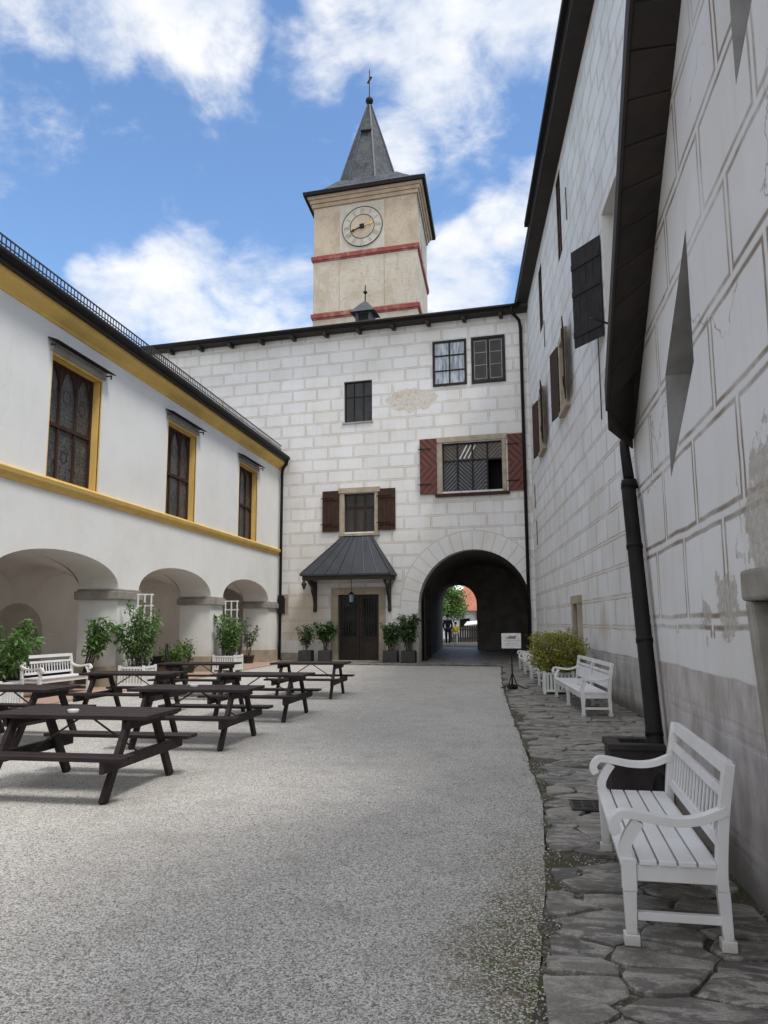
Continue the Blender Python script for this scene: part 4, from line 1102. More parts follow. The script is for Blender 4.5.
# ------------------------------------------------------------------ RIGHT NEAR: low gabled house
nb = thing('gabled_house', 'low white house with raking dark wooden verge on the near right', 'building', (1.3, 5, 0))
XN = 1.28; YN = 8.2
FN = frame(XN, YN, 0, -1)
def un(y): return YN - y
S = .807
def rake(u): return 3.42 + S*u
def pq(pts): return [(un(y), z) for y, z in pts]
slit1 = pq([(6.42,2.70),(5.44,3.34),(5.44,4.32),(6.42,3.56)])
slit2 = pq([(4.12,4.46),(3.2,5.06),(3.2,6.1),(4.12,5.36)])
dA, dB = un(4.47), un(3.3)
outer = [(0,0), (dA+.42,0), (dA+.02,1.68), (dB,1.68), (dB+.1,0), (14,0), (14, rake(7)), (7.2, rake(7.2)), (0, rake(0))]
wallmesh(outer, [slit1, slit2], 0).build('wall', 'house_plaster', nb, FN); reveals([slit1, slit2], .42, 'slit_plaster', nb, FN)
for s_ in (slit1, slit2):
    p = [Vector((a, .4, b_)) for a, b_ in s_]
    MB().add(p, [(0,1,2,3)]).build('slit_glass', 'dark_glass', nb, FN)
MB().box(.0, .25, .001, 2.2, 0, 3.4).box(13.8, 14, .001, 6, 0, 8).build('return_wall', 'house_plaster', nb, FN)
MB().box(0, 14, 2.0, 2.1, 0, 3.2).build('inner_wall', 'dark_void', nb, FN)
# stone door frame, jamb leaning with the old wall
mb = MB()
mb.add([(dA+.33,-.03,0),(dA+.43,-.03,0),(dA+.03,-.03,1.66),(dA-.07,-.03,1.66),(dA+.33,.35,0),(dA+.43,.35,0),(dA+.03,.35,1.66),(dA-.07,.35,1.66)],
       [(0,1,2,3),(4,7,6,5),(0,3,7,4),(1,5,6,2),(3,2,6,7)])
mb.box(dA-.11, dB+.2, -.035, .35, 1.66, 1.83)
mb.box(dB-.0, dB+.15, -.03, .35, 0, 1.66)
df = mb.build('doorway', 'grey_stone', nb, FN, bevel=.02)
MB().box(dA-.2, dB+.1, .30, .34, 0, 1.7).build('door_leaf', 'dark_wood', df, FN)
# raking verge: roof slab, boarded underside
mb = MB(); u0_ = [-.02, .72]; top = 7.4
def slab(mb, ya, yb, ua_, ub_, o0, o1):
    mb.add([(ua_, ya, rake(ua_)+o0), (ub_, yb, rake(ub_)+o0)], [])
mb = MB()
vs = [(-.06,.02,3.44), (.70,-.33,3.60), (2.9,-.33,rake(2.9)), (top,-.33,rake(top)), (top,5,rake(top)), (-.35,5,rake(-.35)),]
up = [(x, y, z+.20) for x, y, z in vs]
mb.add(vs+up, [(0,1,2),(0,2,3,4),(0,4,5),(11,10,9,8,7,6),(0,6,7,1),(1,7,8,2),(2,8,9,3),(3,9,10,4),(4,10,11,5),(5,11,6,0)])
mb.add([(-.03,.0,3.36),(.72,-.34,3.38),(.70,-.34,3.70),(-.03,.0,3.56),(-.10,.0,3.36),(.66,-.30,3.38),(.64,-.30,3.70),(-.10,.0,3.56)],[(0,1,2,3),(7,6,5,4),(0,4,5,1),(3,2,6,7),(1,5,6,2),(0,3,7,4)])
rf = mb.build('roof', 'soffit_wood', nb, FN)
mb = MB()
def ro(u): return 3.60+(rake(2.9)-3.60)*(u-.70)/2.2 if u < 2.9 else rake(u)
for i in range(28):
    u = .74 + i*.235; v_ = u+.222
    if u > top-.3: break
    zi0, zi1 = rake(u), rake(v_)
    ui0, ui1 = u-.0, v_-.0
    mb.add([(u, -.325, ro(u)-.008),(v_, -.325, ro(v_)-.014),(v_, .0, zi1-.014),(u, .0, zi0-.008),
            (u, -.325, ro(u)+.01),(v_, -.325, ro(v_)+.01),(v_, .0, zi1+.01),(u, .0, zi0+.01)],
           [(0,1,2,3),(0,4,5,1),(3,2,6,7),(0,3,7,4),(1,5,6,2)])
mb.build('soffit_board', 'soffit_wood', rf, FN)
mb = MB()
for a_, b_ in ((.70, 2.9), (2.9, top)):
    mb.add([(u, y, ro(u)+dz) for y in (-.355, -.33) for u, dz in ((a_,-.03),(b_,-.03),(b_,.22),(a_,.22))], [(0,1,2,3),(7,6,5,4),(0,4,5,1),(0,3,7,4),(3,2,6,7)])
mb.build('verge_board', 'soffit_wood', rf, FN)
mb = MB(); profile(mb, [(.62,rake(.62)),(.62,rake(.62))] , 0, 0) if False else None
# downpipe, following the leaning corner, with a thin cable beside
mb = MB(); mb.tube([(.02,-.10,3.42),(.06,-.10,3.30),(.16,-.09,3.0)], [.045,.05,.055], 12); mb.tube([(.16,-.09,2.98),(.17,-.09,2.90)], [.075,.088], 12)
mb.tube([(.16,-.10,2.95),(.24,-.10,2.70),(1.10,-.10,.12),(1.12,-.2,.03)], .072, 14)
dp = mb.build('downpipe', 'black_metal', nb, FN)
mb = MB(); 
for z in (2.3, 1.4, .6): 
    uu = .24 + (2.70-z)*.333
    mb.tube([(uu, -.10, z), (uu+.013, -.10, z-.04)], .079, 14)
mb.build('pipe_clip', 'black_metal', dp, FN)
mb = MB(); mb.tube([(.36,-.03,2.75),(.70,-.03,1.7),(1.06,-.03,.6),(1.24,-.03,0.05)], .013, 6); mb.build('cable', 'grey_plaster', nb, FN)

# ------------------------------------------------------------------ white garden bench
def ribbon(mb, pts, th, x0, x1):
    """pts in (y,z) with thickness, extruded in x"""
    L_, R2 = [], []
    n = len(pts)
    for i in range(n):
        a = Vector(pts[max(0,i-1)]); b_ = Vector(pts[min(n-1,i+1)]); d_ = (b_-a).normalized(); nn = Vector((-d_.y, d_.x))
        h = (th[i] if isinstance(th, list) else th)/2; p = Vector(pts[i])
        L_.append(p+nn*h); R2.append(p-nn*h)
    vs = [(x0, p.x, p.y) for p in L_+R2] + [(x1, p.x, p.y) for p in L_+R2]
    N = 2*n; fs = []
    for i in range(n-1):
        fs += [(i,i+1,n+i+1,n+i), (N+i,N+n+i,N+n+i+1,N+i+1), (i,N+i,N+i+1,i+1), (n+i,n+i+1,N+n+i+1,N+n+i)]
    fs += [(0,n,N+n,N), (n-1,N+n-1,N+2*n-1,2*n-1)]
    mb.add(vs, fs)
def smooth(pts, k=6):
    out = []
    P_ = [Vector(p) for p in pts]; P_ = [P_[0]]+P_+[P_[-1]]
    for i in range(1, len(P_)-2):
        for j in range(k):
            t_ = j/k; a, b_, c, d_ = P_[i-1:i+3]
            out.append(tuple(.5*((2*b_)+(-a+c)*t_+(2*a-5*b_+4*c-d_)*t_*t_+(-a+3*b_-3*c+d_)*t_**3)))
    out.append(tuple(P_[-2])); return out
def make_bench(label, M, Lb=1.72, plain=False):
    """front at -y, length along x"""
    M = M @ Matrix.Diagonal((1,1,.945,1)); t_ = thing('garden_bench', label, 'bench', M, 'white wooden garden benches')
    mt = 'white_paint'; h = Lb/2; SZ = .40; D = .25
    for sx in ((-1, 1) if Lb < 2.5 else (-1, 0, 1)):
        x = sx*(h-.035)
        mb = MB()
        mb.bar((x, -D+.03, .055), (x, -D+.03, SZ-.14), .050, .050, (0,1,0), .062, .062)
        mb.box(x-.034, x+.034, -D-.004, -D+.064, SZ-.14, SZ+.02)
        l = mb.build('leg', mt, t_, M, bevel=.004)
        MB().box(x-.037, x+.037, -D-.007, -D+.067, 0, .055).build('foot', mt, l, M, bevel=.005)
        mb = MB()
        ribbon(mb, [(D-.035, .055), (D-.045, SZ-.12)], [.046,.058], x-.028, x+.028)
        ribbon(mb, smooth([(D-.045, SZ-.12), (D-.045, SZ), (D-.022, SZ+.25), (D+.018, .90)]), .052, x-.030, x+.030)
        l = mb.build('leg', mt, t_, M, bevel=.004)
        MB().box(x-.035, x+.035, D-.07, D, 0, .055).build('foot', mt, l, M, bevel=.005)
        if sx == 0: continue
        # scrolled armrest on an S support
        mb = MB()
        path = smooth([(D-.01, SZ+.27), (D-.14, SZ+.215), (D-.28, SZ+.205), (-D+.035, SZ+.235), (-D-.015, SZ+.215), (-D-.033, SZ+.17), (-D-.016, SZ+.135)], 6)
        ribbon(mb, path, [.042]*(len(path)-10)+[.044,.046,.048,.05,.052,.052,.052,.05,.046,.038], x-.035, x+.035)
        ribbon(mb, smooth([(-D+.03, SZ+.01), (-D+.015, SZ+.06), (-D+.04, SZ+.13), (-D+.085, SZ+.20)], 5), .055, x-.026, x+.026)
        mb.build('armrest', mt, t_, M, bevel=.005)
        MB().box(x-.018, x+.018, -D+.06, D-.06, .12, .16).build('stretcher', mt, t_, M, bevel=.003)
        MB().box(x-.02, x+.02, -D+.06, D-.07, SZ-.09, SZ-.012).build('side_rail', mt, t_, M, bevel=.003)
    MB().box(-h+.07, h-.07, -D+.012, -D+.042, SZ-.10, SZ-.012).box(-h+.07, h-.07, D-.075, D-.045, SZ-.10, SZ-.012).build('apron', mt, t_, M, bevel=.003)
    mb = MB(); n_ = 5; wd = (2*D-.05)/n_
    for i in range(n_):
        y0 = -D-.015+i*wd
        mb.box(-h+(.002 if i else .005), h-(.002 if i else .005), y0+.004, y0+wd-.006, SZ-.010, SZ+.016)
    mb.build('seat', mt, t_, M, bevel=.004)
    # back: rails and splats, tilted with the posts
    def by(z): return D-.045 + (z-SZ)*.115 + max(0, z-SZ-.25)*.05
    mb = MB()
    def rail(z0, z1, th=.03): ribbon(mb, [(by(z0), z0), (by(z1), z1)], th, -h+.066, h-.066)
    rail(.835, .905, .038); rail(.715, .765); rail(SZ+.07, SZ+.125)
    if plain:
        rail(SZ+.125, .70, .012)
        mb.box(-.03, .03, by(.6)-.02, by(.6)+.02, SZ+.0, .82)
    else:
        nb_ = int(2*h/.098)
        for i in range(1, nb_):
            x = -h+.066 + (2*h-.132)*i/nb_
            ribbon(mb, [(by(SZ+.12), SZ+.12), (by(.705), .705)], .010, x-.015, x+.015)
    mb.build('backrest', mt, t_, M, bevel=.002)
    return t_
b1 = make_bench('nearest white slatted bench, beside the black bin on the stone path', TR(.760, 4.86, .022, -92), 1.62)
make_bench('long white bench with a two-panel back between the near downpipe and the yellow-green bush', TR(1.16, 14.95, .022, -85.7), 3.45, True)
make_bench('white bench just behind the yellow-green bush', TR(.70, 20.2, .022, -85.5), 1.7, True)
make_bench('middle of the three far white benches, between bush and gateway', TR(.56, 22.9, .022, -85.5), 1.7, True)
make_bench('farthest white bench by the wall next to the gateway', TR(.42, 25.4, .022, -85.5), 1.7, True)
make_bench('white slatted bench standing in the first arch of the arcade behind the picnic tables', TR(-9.98, 15.85, .035, 86), 1.75)

# ------------------------------------------------------------------ picnic tables
def make_table(M, label):
    t_ = thing('picnic_table', label, 'picnic table', M, 'dark picnic tables in two rows on the gravel')
    mt = 'table_wood'; h = .81; TZ = .715
    mb = MB(); nP = 5; wd = .78/nP
    for i in range(nP): y0 = -.39+i*wd; mb.box(-h+.002*(i%2), h-.002*(i%2), y0+.004, y0+wd-.004, TZ-.038, TZ)
    mb.build('tabletop', mt, t_, M, bevel=.004)
    for s in (-1, 1):
        mb = MB()
        for y0 in (.56, .69): mb.box(-h, h, s*y0 if s > 0 else s*(y0+.12), s*(y0+.12) if s > 0 else s*y0, .375, .41)
        mb.build('seat', mt, t_, M, bevel=.004)
    for sx in (-1, 1):
        x = sx*.58
        for s in (-1, 1):
            MB().bar((x, s*.67, 0), (x, s*.25, TZ-.04), .045, .095, (0,1,0)).build('leg', mt, t_, M, bevel=.003)
        x2 = x + sx*.046
        MB().box(x2-.0225, x2+.0225, -.80, .80, .275, .375).build('seat_beam', mt, t_, M, bevel=.003)
        MB().box(x2-.0225, x2+.0225, -.36, .36, TZ-.12, TZ-.04).build('top_beam', mt, t_, M, bevel=.003)
    mb = MB()
    for sx in (-1, 1): mb.tube([(sx*.60, 0, .31), (sx*.05, 0, TZ-.06)], .010, 6)
    mb.build('brace', 'iron_rod', t_, M)
    return t_
spots = [(-4.15, 7.14, 0, 'nearest picnic table, its top cut by the left edge of the view'),
         (-4.20, 9.95, .8, 'picnic table second from the front in the row nearer the open gravel'),
         (-4.22, 12.75, -.8, 'picnic table third from the front in the row nearer the open gravel'),
         (-4.38, 16.50, 1.0, 'farthest picnic table, nearest to the canopied door'),
         (-6.78, 9.70, -1.5, 'front picnic table of the row by the arcade, behind the nearest table'),
         (-6.62, 12.85, .5, 'middle picnic table of the row by the arcade, in front of the first pillar'),
         (-6.75, 16.1, 0, 'back picnic table of the row by the arcade')]
tb = make_table(TR(spots[0][0], spots[0][1], 0, spots[0][2]), spots[0][3])
for x, y, rz, lab in spots[1:]:
    c_ = copy_tree(tb, TR(x, y, 0, rz)); c_['label'] = lab
def ashtray(x, y, label):
    a_ = thing('ashtray', label, 'ashtray', (x, y, .716), 'small glass ashtrays on the picnic tables')
    MB().lathe([(.045,0),(.055,.03),(.045,.032),(.035,.01),(.001,.009)], 14, cap=False).build('bowl', 'ash', a_, W[a_])
ashtray(-4.18, 6.95, 'small pale ashtray on the nearest picnic table')
ashtray(-4.25, 9.95, 'small pale ashtray on the second picnic table')

# ------------------------------------------------------------------ plants
def foliage(stems, nleaf, size, seed, spread=.12, asp=.5, low=.3):
    r = random.Random(seed); st = MB(); lf = MB()
    for pts in stems:
        n_ = len(pts); st.tube(pts, [.012*(1-.6*i/(n_-1)) for i in range(n_)], 6)
        P_ = [Vector(p) for p in pts]
        for _ in range(int(nleaf*.62)):
            t_ = low + (1-low)*r.random()**.8; f = t_*(n_-1); i = min(n_-2, int(f)); c = P_[i].lerp(P_[i+1], f-i)
            rr = spread*r.random()**.5*(1.1-.4*t_)
            a = r.uniform(0, 6.28); c = c + Vector((math.cos(a)*rr, math.sin(a)*rr, r.uniform(-.5,.7)*rr))
            lf.leaf(c, size*1.12, r, asp=asp*.85)
    return st, lf
def shoots(n, h, spread, seed, lean=(0,0), base=.08, z0=0):
    r = random.Random(seed); out = []
    for i in range(n):
        a = r.uniform(0, 6.28); bx, by_ = math.cos(a)*base*r.random(), math.sin(a)*base*r.random()
        a += r.uniform(-.6,.6); hh = h*r.uniform(.6, 1); s = spread*r.uniform(.3,1)
        pts = []
        for k in range(6):
            t_ = k/5; pts.append((bx+math.cos(a)*s*t_**1.4+lean[0]*t_+r.uniform(-.015,.015), by_+math.sin(a)*s*t_**1.4+lean[1]*t_+r.uniform(-.015,.015), z0+hh*t_))
        out.append(pts)
    return out
def pot_plant(x, y, z, h, r_pot, hp, label, n=9, spread=.3, nleaf=60, size=.10, lm_='leaf_dark', seed=1, lean=(0,0), sp=.13, group='potted shrubs', low=.3, asp=.5, cube=False):
    t_ = thing('potted_plant', label, 'potted plant', (x, y, z), group); M = W[t_]
    if cube:
        MB().box(-r_pot, r_pot, -r_pot, r_pot, 0, hp).build('pot', 'black_pot', t_, M, bevel=.015)
        MB().box(-r_pot+.03, r_pot-.03, -r_pot+.03, r_pot-.03, hp-.02, hp+.004).build('soil', 'soil', t_, M)
    else:
        MB().lathe([(r_pot*.75,0),(r_pot*.95,hp*.85),(r_pot*1.04,hp*.86),(r_pot*1.04,hp),(r_pot*.92,hp),(r_pot*.9,hp*.9),(.001,hp*.9)], 20, cap=False).build('pot', 'black_pot', t_, M)
    st, lf = foliage(shoots(n, h-hp, spread, seed, lean, r_pot*.5, hp*.9), nleaf, size, seed+5, sp, asp, low)
    st.build('stem', 'bark', t_, M); lf.build('foliage', lm_, t_, M)
    return t_
G1 = 'potted shrubs by the canopied door'
pot_plant(-8.25, 30.3, .02, 1.55, .26, .46, 'sparse potted shrub, outermost left of the canopied door', 10, .40, 70, .14, seed=3, group=G1, cube=True, low=.35)
pot_plant(-7.45, 30.22, .02, 1.68, .24, .46, 'dense round potted shrub directly left of the canopied door', 16, .46, 130, .14, seed=4, group=G1, cube=True, low=.5)
pot_plant(-4.80, 30.15, .02, 1.62, .28, .46, 'potted shrub directly right of the canopied door', 13, .34, 120, .14, seed=5, group=G1, cube=True, low=.3)
pot_plant(-4.08, 30.1, .02, 1.95, .27, .46, 'tall two-headed potted shrub beside the gateway', 14, .44, 125, .15, seed=6, group=G1, cube=True, low=.3)
G2 = 'potted shrubs in the arcade'
pot_plant(-10.15, 28.9, .035, 1.75, .22, .30, 'airy potted shrub against the last arcade pillar by the corner downpipe', 8, .34, 60, .12, seed=8, group=G2, low=.35)
pot_plant(-9.75, 21.6, .035, 1.05, .30, .30, 'low dark potted shrub between the two slatted planters', 10, .42, 60, .12, 'leaf_green', seed=9, group=G2, low=.2)
pot_plant(-10.15, 23.2, .035, 1.15, .26, .32, 'low bushy potted plant left of the second arcade pillar', 9, .30, 55, .12, 'leaf_green', seed=19, group=G2, low=.2)
pot_plant(-10.25, 17.45, .035, 1.75, .24, .34, 'tall green potted shrub leaning against the first arcade pillar', 13, .20, 90, .13, 'leaf_green', seed=10, lean=(.42,0), sp=.17, group=G2, low=.45)
# slatted planters with trellis
def planter(x, y, w, h, label, seed, hplant, n=16, nleaf=120, trellis=True, lm_='leaf_green', round_=False, spread=.45, size=.12):
    t_ = thing('slatted_planter', label, 'planter', (x, y, .03 if x < 0 else .02), 'white slatted planters'); M = W[t_]
    mb = MB(); q = w/2
    for sx in (-1,1):
        for sy in (-1,1): mb.box(sx*q-.03, sx*q+.03, sy*q-.03, sy*q+.03, 0, h+.03)
    mb.build('post', 'planter_paint', t_, M, bevel=.004)
    mb = MB(); k = max(5, int(w/.085))
    for i in range(k):
        a = -q+.04 + (w-.08)*i/k; b_ = a + (w-.08)/k - .022
        mb.box(a, b_, -q-.008, -q+.008, .06, h-.02).box(a, b_, q-.008, q+.008, .06, h-.02)
        mb.box(-q-.008, -q+.008, a, b_, .06, h-.02).box(q-.008, q+.008, a, b_, .06, h-.02)
    mb.build('slats', 'planter_paint', t_, M)
    mb = MB()
    for s in (-1,1):
        for z in (.05, h-.05): mb.box(-q+.031, q-.031, s*q-.02, s*q+.02, z, z+.05).box(s*q-.02, s*q+.02, -q+.031, q-.031, z, z+.05)
    mb.build('rail', 'planter_paint', t_, M, bevel=.003)
    MB().box(-q+.035, q-.035, -q+.035, q-.035, .07, h-.06).build('liner', 'black_pot', t_, M)
    MB().box(-q+.04, q-.04, -q+.04, q-.04, h-.06, h-.03).build('soil', 'soil', t_, M)
    if trellis:
        mb = MB(); H_ = 2.28
        for i in range(3): a = -q+.08+(w*.58)*i/2; mb.box(a-.017, a+.017, q+.010, q+.035, .05, H_)
        for i in range(7): z = .55+i*.282; mb.box(-q+.03, -q+.13+w*.58, q+.036, q+.050, z, z+.034)
        mb.build('trellis', 'planter_paint', t_, M)
    if round_:
        r = random.Random(seed); lf = MB(); st = MB()
        for k in range(26):
            a = r.uniform(0,6.28); e = math.acos(r.uniform(-.2,1)); R0 = .42
            d_ = Vector((math.cos(a)*math.sin(e), math.sin(a)*math.sin(e), math.cos(e)))
            c0 = Vector((0,0,h)); st.tube([c0, c0+Vector((0,0,.2))+d_*R0*.5, c0+Vector((0,0,.42))+d_*R0], [.012,.008,.004], 5)
        for k in range(4600):
            d_ = Vector((r.gauss(0,1), r.gauss(0,1), r.gauss(0,1))).normalized()
            R0 = .60*(.55+.45*r.random()**.4)*(1+.42*noise.noise(d_*2.6+Vector((seed,0,0)))+.2*noise.noise(d_*7))
            lf.leaf(Vector((d_.x*R0, d_.y*R0, h+.42+d_.z*R0*.80)), .085, r, 0, .45)
    else:
        st, lf = foliage(shoots(n, hplant-h, spread, seed, (0,0), q*.7, h-.05), nleaf, size, seed+3, .15, .5, .20)
    st.build('stem', 'bark', t_, M); lf.build('foliage', lm_, t_, M)
    return t_
planter(-9.28, 12.85, .62, .50, 'white slatted planter with leafy shrub at the left edge of the view', 21, 1.75, n=20, nleaf=110, spread=.78, trellis=False)
planter(-9.14, 17.95, .62, .50, 'white slatted planter with green shrub and trellis by the first arcade pillar', 22, 2.15, spread=.46)
planter(-9.20, 24.2, .70, .50, 'white slatted planter with green shrub and trellis by the second arcade pillar', 23, 1.95, spread=.46)
planter(.90, 17.55, .60, .46, 'white slatted planter with a round yellow-green bush on the stone path', 31, 1.4, trellis=False, lm_='leaf_yellow', round_=True)

# dark high-backed garden chair by the second planter
ch = thing('garden_chair', 'dark chair with a curved back beside the trellis planter in the arcade', 'chair', TR(-8.45, 18.75, .02, 20)); M = W[ch]
mb = MB(); 
for i in range(5): mb.box(-.22+i*.09, -.15+i*.09, -.22, .22, .42, .445)
mb.build('seat', 'black_wood', ch, M)
for sx in (-1,1):
    for sy in (-1,1): MB().bar((sx*.22, sy*.24, 0), (sx*.20, sy*.20, .42), .04, .04).build('leg', 'black_wood', ch, M)
mb = MB(); mb.tube([(-.2,-.21,.42),(-.30,-.21,.85),(-.30,-.12,1.02),(-.30,.12,1.02),(-.30,.21,.85),(-.2,.21,.42)], .03, 8)
for y in (-.12,-.04,.04,.12): mb.bar((-.21,y,.44), (-.30,y,1.0), .02, .03)
mb.build('backrest', 'black_wood', ch, M)

# litter bin
bn = thing('litter_bin', 'square dark metal bin with an open top behind the nearest bench', 'litter bin', TR(1.0, 7.3, .02, 0)); M = W[bn]
mb = MB(); q = .20
mb.box(-q,q,-q-.02,-q,0,.44).box(-q,q,q,q+.02,0,.44).box(-q-.02,-q,-q-.02,q+.02,0,.44).box(q,q+.02,-q-.02,q+.02,0,.44)
mb.build('body', 'bin_metal', bn, M)
mb = MB(); o1, i1 = q+.04, .12
mb.box(-o1,o1,-o1,-i1,.44,.49).box(-o1,o1,i1,o1,.44,.49).box(-o1,-i1,-i1,i1,.44,.49).box(i1,o1,-i1,i1,.44,.49)
mb.build('rim', 'bin_metal', bn, M, bevel=.006)
MB().box(-q,q,-q,q,.1,.2).build('liner', 'dark_void', bn, M)

# notice board on a stand
sg = thing('notice_stand', 'white notice board on a thin black stand at the edge of the gravel', 'sign', TR(-.09, 18.48, .0, 0)); M = W[sg]
bd = MB().box(-.225,.225,-.012,.012,.95,1.30).build('board', 'white_enamel', sg, M, bevel=.004)
mb = MB(); mb.box(-.235,.235,-.008,.016,.94,.949).box(-.235,.235,-.008,.016,1.301,1.31)
mb.build('edge', 'black_metal', bd, M)
mb = MB(); r = random.Random(4)
for k in range(9): x = -.09+k*.022; mb.bar((x,-.0135,1.185+r.uniform(-.012,.006)), (x+.02,-.0135,1.225+r.uniform(-.01,.02)), .013, .002, (0,1,0))
mb.bar((-.12,-.0135,1.19), (.11,-.0135,1.175), .014, .002, (0,1,0)); mb.bar((-.07,-.0135,1.235), (.10,-.0135,1.232), .010, .002, (0,1,0))
mb.build('emblem', 'ink', bd, M)
mb = MB()
for z, w_ in ((1.12,.36),(1.06,.30),(1.02,.34)):
    x = -w_/2
    while x < w_/2: l = r.uniform(.02,.06); mb.box(x, min(x+l, w_/2), -.0135, -.0121, z, z+.010); x += l+.012
mb.build('lettering', 'grey_stone', bd, M)
mb = MB(); mb.tube([(0,.02,.0+.03),(0,.02,1.1)], .016, 8); mb.build('post', 'black_metal', sg, M)
mb = MB()
for a in (20, 140, 260): c_, s_ = math.cos(R_(a)), math.sin(R_(a)); mb.tube([(0,.02,.40),(c_*.10,s_*.10+.02,.12),(c_*.30,s_*.30+.02,.03),(c_*.36,s_*.36+.02,.03)], .013, 6)
mb.lathe([(.10,.02),(.13,.05),(.11,.11),(.05,.13)], 12, Matrix.Translation((0,.02,0)))
mb.build('base', 'black_metal', sg, M)

# ------------------------------------------------------------------ beyond the gateway
struct(MB().box(-60, 60, 40.6, 300, -.3, .28).build('street', 'path_joints'))
def person(name_, x, y, z, H_, label, top_mat, leg_mat, stride=.12, bag=None):
    t_ = thing('person', label, 'person', (x, y, z)); M = W[t_]; k = H_/1.75
    def skin(nm, pts, edges, rad, mat, parent, root=0):
        me = bpy.data.meshes.new(nm); me.from_pydata([(a*k, b_*k, c*k) for a, b_, c in pts], edges, [])
        me.materials.append(MATS[mat]); o = bpy.data.objects.new(nm, me); COL.objects.link(o); place(o, parent, M)
        md = o.modifiers.new('skin', 'SKIN'); md.use_smooth_shade = True
        for i, rr in enumerate(rad): me.skin_vertices[0].data[i].radius = (rr*k, rr*k)
        me.skin_vertices[0].data[root].use_root = True
        s_ = o.modifiers.new('sub', 'SUBSURF'); s_.levels = 1; s_.render_levels = 2
        return o
    P_ = [(0,0,.95),(0,0,1.15),(0,0,1.38),(0,0,1.50),(0,.01,1.60),(0,.01,1.70),(.17,0,1.40),(.23,.02,1.12),(.22,-.08,.90),(-.17,0,1.40),(-.23,-.02,1.12),(-.22,.06,.88),
          (.09,0,.90),(.10,-stride*.6,.50),(.10,-stride,.08),(.10,-stride-.14,.03),(-.09,0,.90),(-.10,stride*.5,.50),(-.10,stride,.08),(-.10,stride-.14,.03),(.215,-.12,.80),(-.215,.03,.79)]
    E_ = [(0,1),(1,2),(2,3),(3,4),(4,5),(2,6),(6,7),(7,8),(2,9),(9,10),(10,11),(0,12),(12,13),(13,14),(14,15),(0,16),(16,17),(17,18),(18,19),(8,20),(11,21)]
    Rd = [.13,.12,.13,.055,.09,.07,.06,.045,.03,.06,.045,.03,.085,.06,.042,.035,.085,.06,.042,.035,.035,.035]
    body = skin('body', P_, E_, Rd, 'skin', t_)
    skin('jacket', [(0,0,.93),(0,0,1.15),(0,0,1.42),(.18,0,1.40),(.24,.02,1.12),(.22,-.08,.92),(-.18,0,1.40),(-.24,-.02,1.12),(-.22,.06,.90)], [(0,1),(1,2),(2,3),(3,4),(4,5),(2,6),(6,7),(7,8)], [.16,.15,.14,.08,.06,.045,.08,.06,.045], top_mat, t_)
    skin('trousers', [(0,0,.95),(.09,0,.88),(.10,-stride*.6,.50),(.10,-stride,.10),(-.09,0,.88),(-.10,stride*.5,.50),(-.10,stride,.10)], [(0,1),(1,2),(2,3),(0,4),(4,5),(5,6)], [.15,.10,.075,.055,.10,.075,.055], leg_mat, t_)
    MB().lathe([(.02,.12),(.075,.10),(.105,.04),(.105,-.04),(.07,-.09)], 14, Matrix.Translation((0,.025*k,1.67*k)) @ Matrix.Scale(k, 4)).build('hair', 'hair', t_, M)
    return t_
person('p', -3.78, 44.5, .28, 1.74, 'person in black clothes walking out beyond the gateway', 'black_cloth', 'black_cloth')
person('p', -3.42, 45.6, .28, 1.30, 'person in a yellow top and pale trousers beyond the gateway', 'yellow_cloth', 'pale_cloth')
def tree(x, y, z, h, r_, label, seed, n=9000, lm_='leaf_tree', size=.2):
    t_ = thing('broadleaf_tree', label, 'tree', (x, y, z)); M = W[t_]; r = random.Random(seed)
    mb = MB(); mb.tube([(0,0,0),(.05,.02,h*.25),(.0,.05,h*.5),(0,0,h*.75)], [.22,.18,.12,.05], 10)
    cl = []
    for k in range(26):
        a = r.uniform(0,6.28); e = r.uniform(.1,1.1); L_ = r_*r.uniform(.4,.95)
        p = Vector((0,.03,h*r.uniform(.3,.6))); q = p + Vector((math.cos(a)*math.cos(e), math.sin(a)*math.cos(e), math.sin(e)))*L_
        mb.tube([p, p.lerp(q,.5)+Vector((0,0,.1)), q], [.07,.045,.02], 6); cl.append((q, r.uniform(.28,.46)*r_))
    mb.build('trunk', 'bark', t_, M)
    lf = MB()
    for k in range(n):
        c, rr = r.choice(cl); d_ = Vector((r.gauss(0,1), r.gauss(0,1), r.gauss(0,.8))).normalized()*rr*r.random()**.4
        lf.leaf(c+d_, size, r)
    lf.build('crown', lm_, t_, M)
tree(-5.1, 52, .28, 5.2, 2.0, 'green leafy tree framed by the left side of the gateway', 5)
tree(-8.5, 56, .28, 6.0, 2.4, 'green tree mostly hidden beyond the gateway', 6, 4000)
tree(5.5, 60, .28, 6.0, 2.4, 'green tree hidden to the right beyond the gateway', 7, 3000)
hs_ = thing('red_roofed_house', 'low white house with a red tiled roof seen through the gateway', 'house', (-2, 62, .28)); M = W[hs_]
MB().box(-4.2, 6, 0, 7, 0, 2.2).build('wall', 'far_white', hs_, M)
MB().add([(-4.5,-.4,2.2),(6.3,-.4,2.2),(6.3,7.4,2.2),(-4.5,7.4,2.2),(-1.0,3.5,5.0),(3,3.5,5.0)], [(3,2,1,0),(0,1,5,4),(1,2,5),(2,3,4,5),(3,0,4)]).build('roof', 'roof_tile_red', hs_, M)
window(hs_, M, -2.3, -1.5, .9, 1.6, -.01, 2, 1, 'brown_wood', 'dark_glass', .06, .05)
window(hs_, M, -.5, .3, .9, 1.6, -.01, 2, 1, 'brown_wood', 'dark_glass', .06, .05)
MB().box(-.95,-.8,-.25,-.1,.0,2.2).build('downpipe', 'black_metal', hs_, M)
h2 = thing('pale_gabled_house', 'tall pale gabled house behind the red roof beyond the gateway', 'house', (1.5, 82, .28)); M = W[h2]
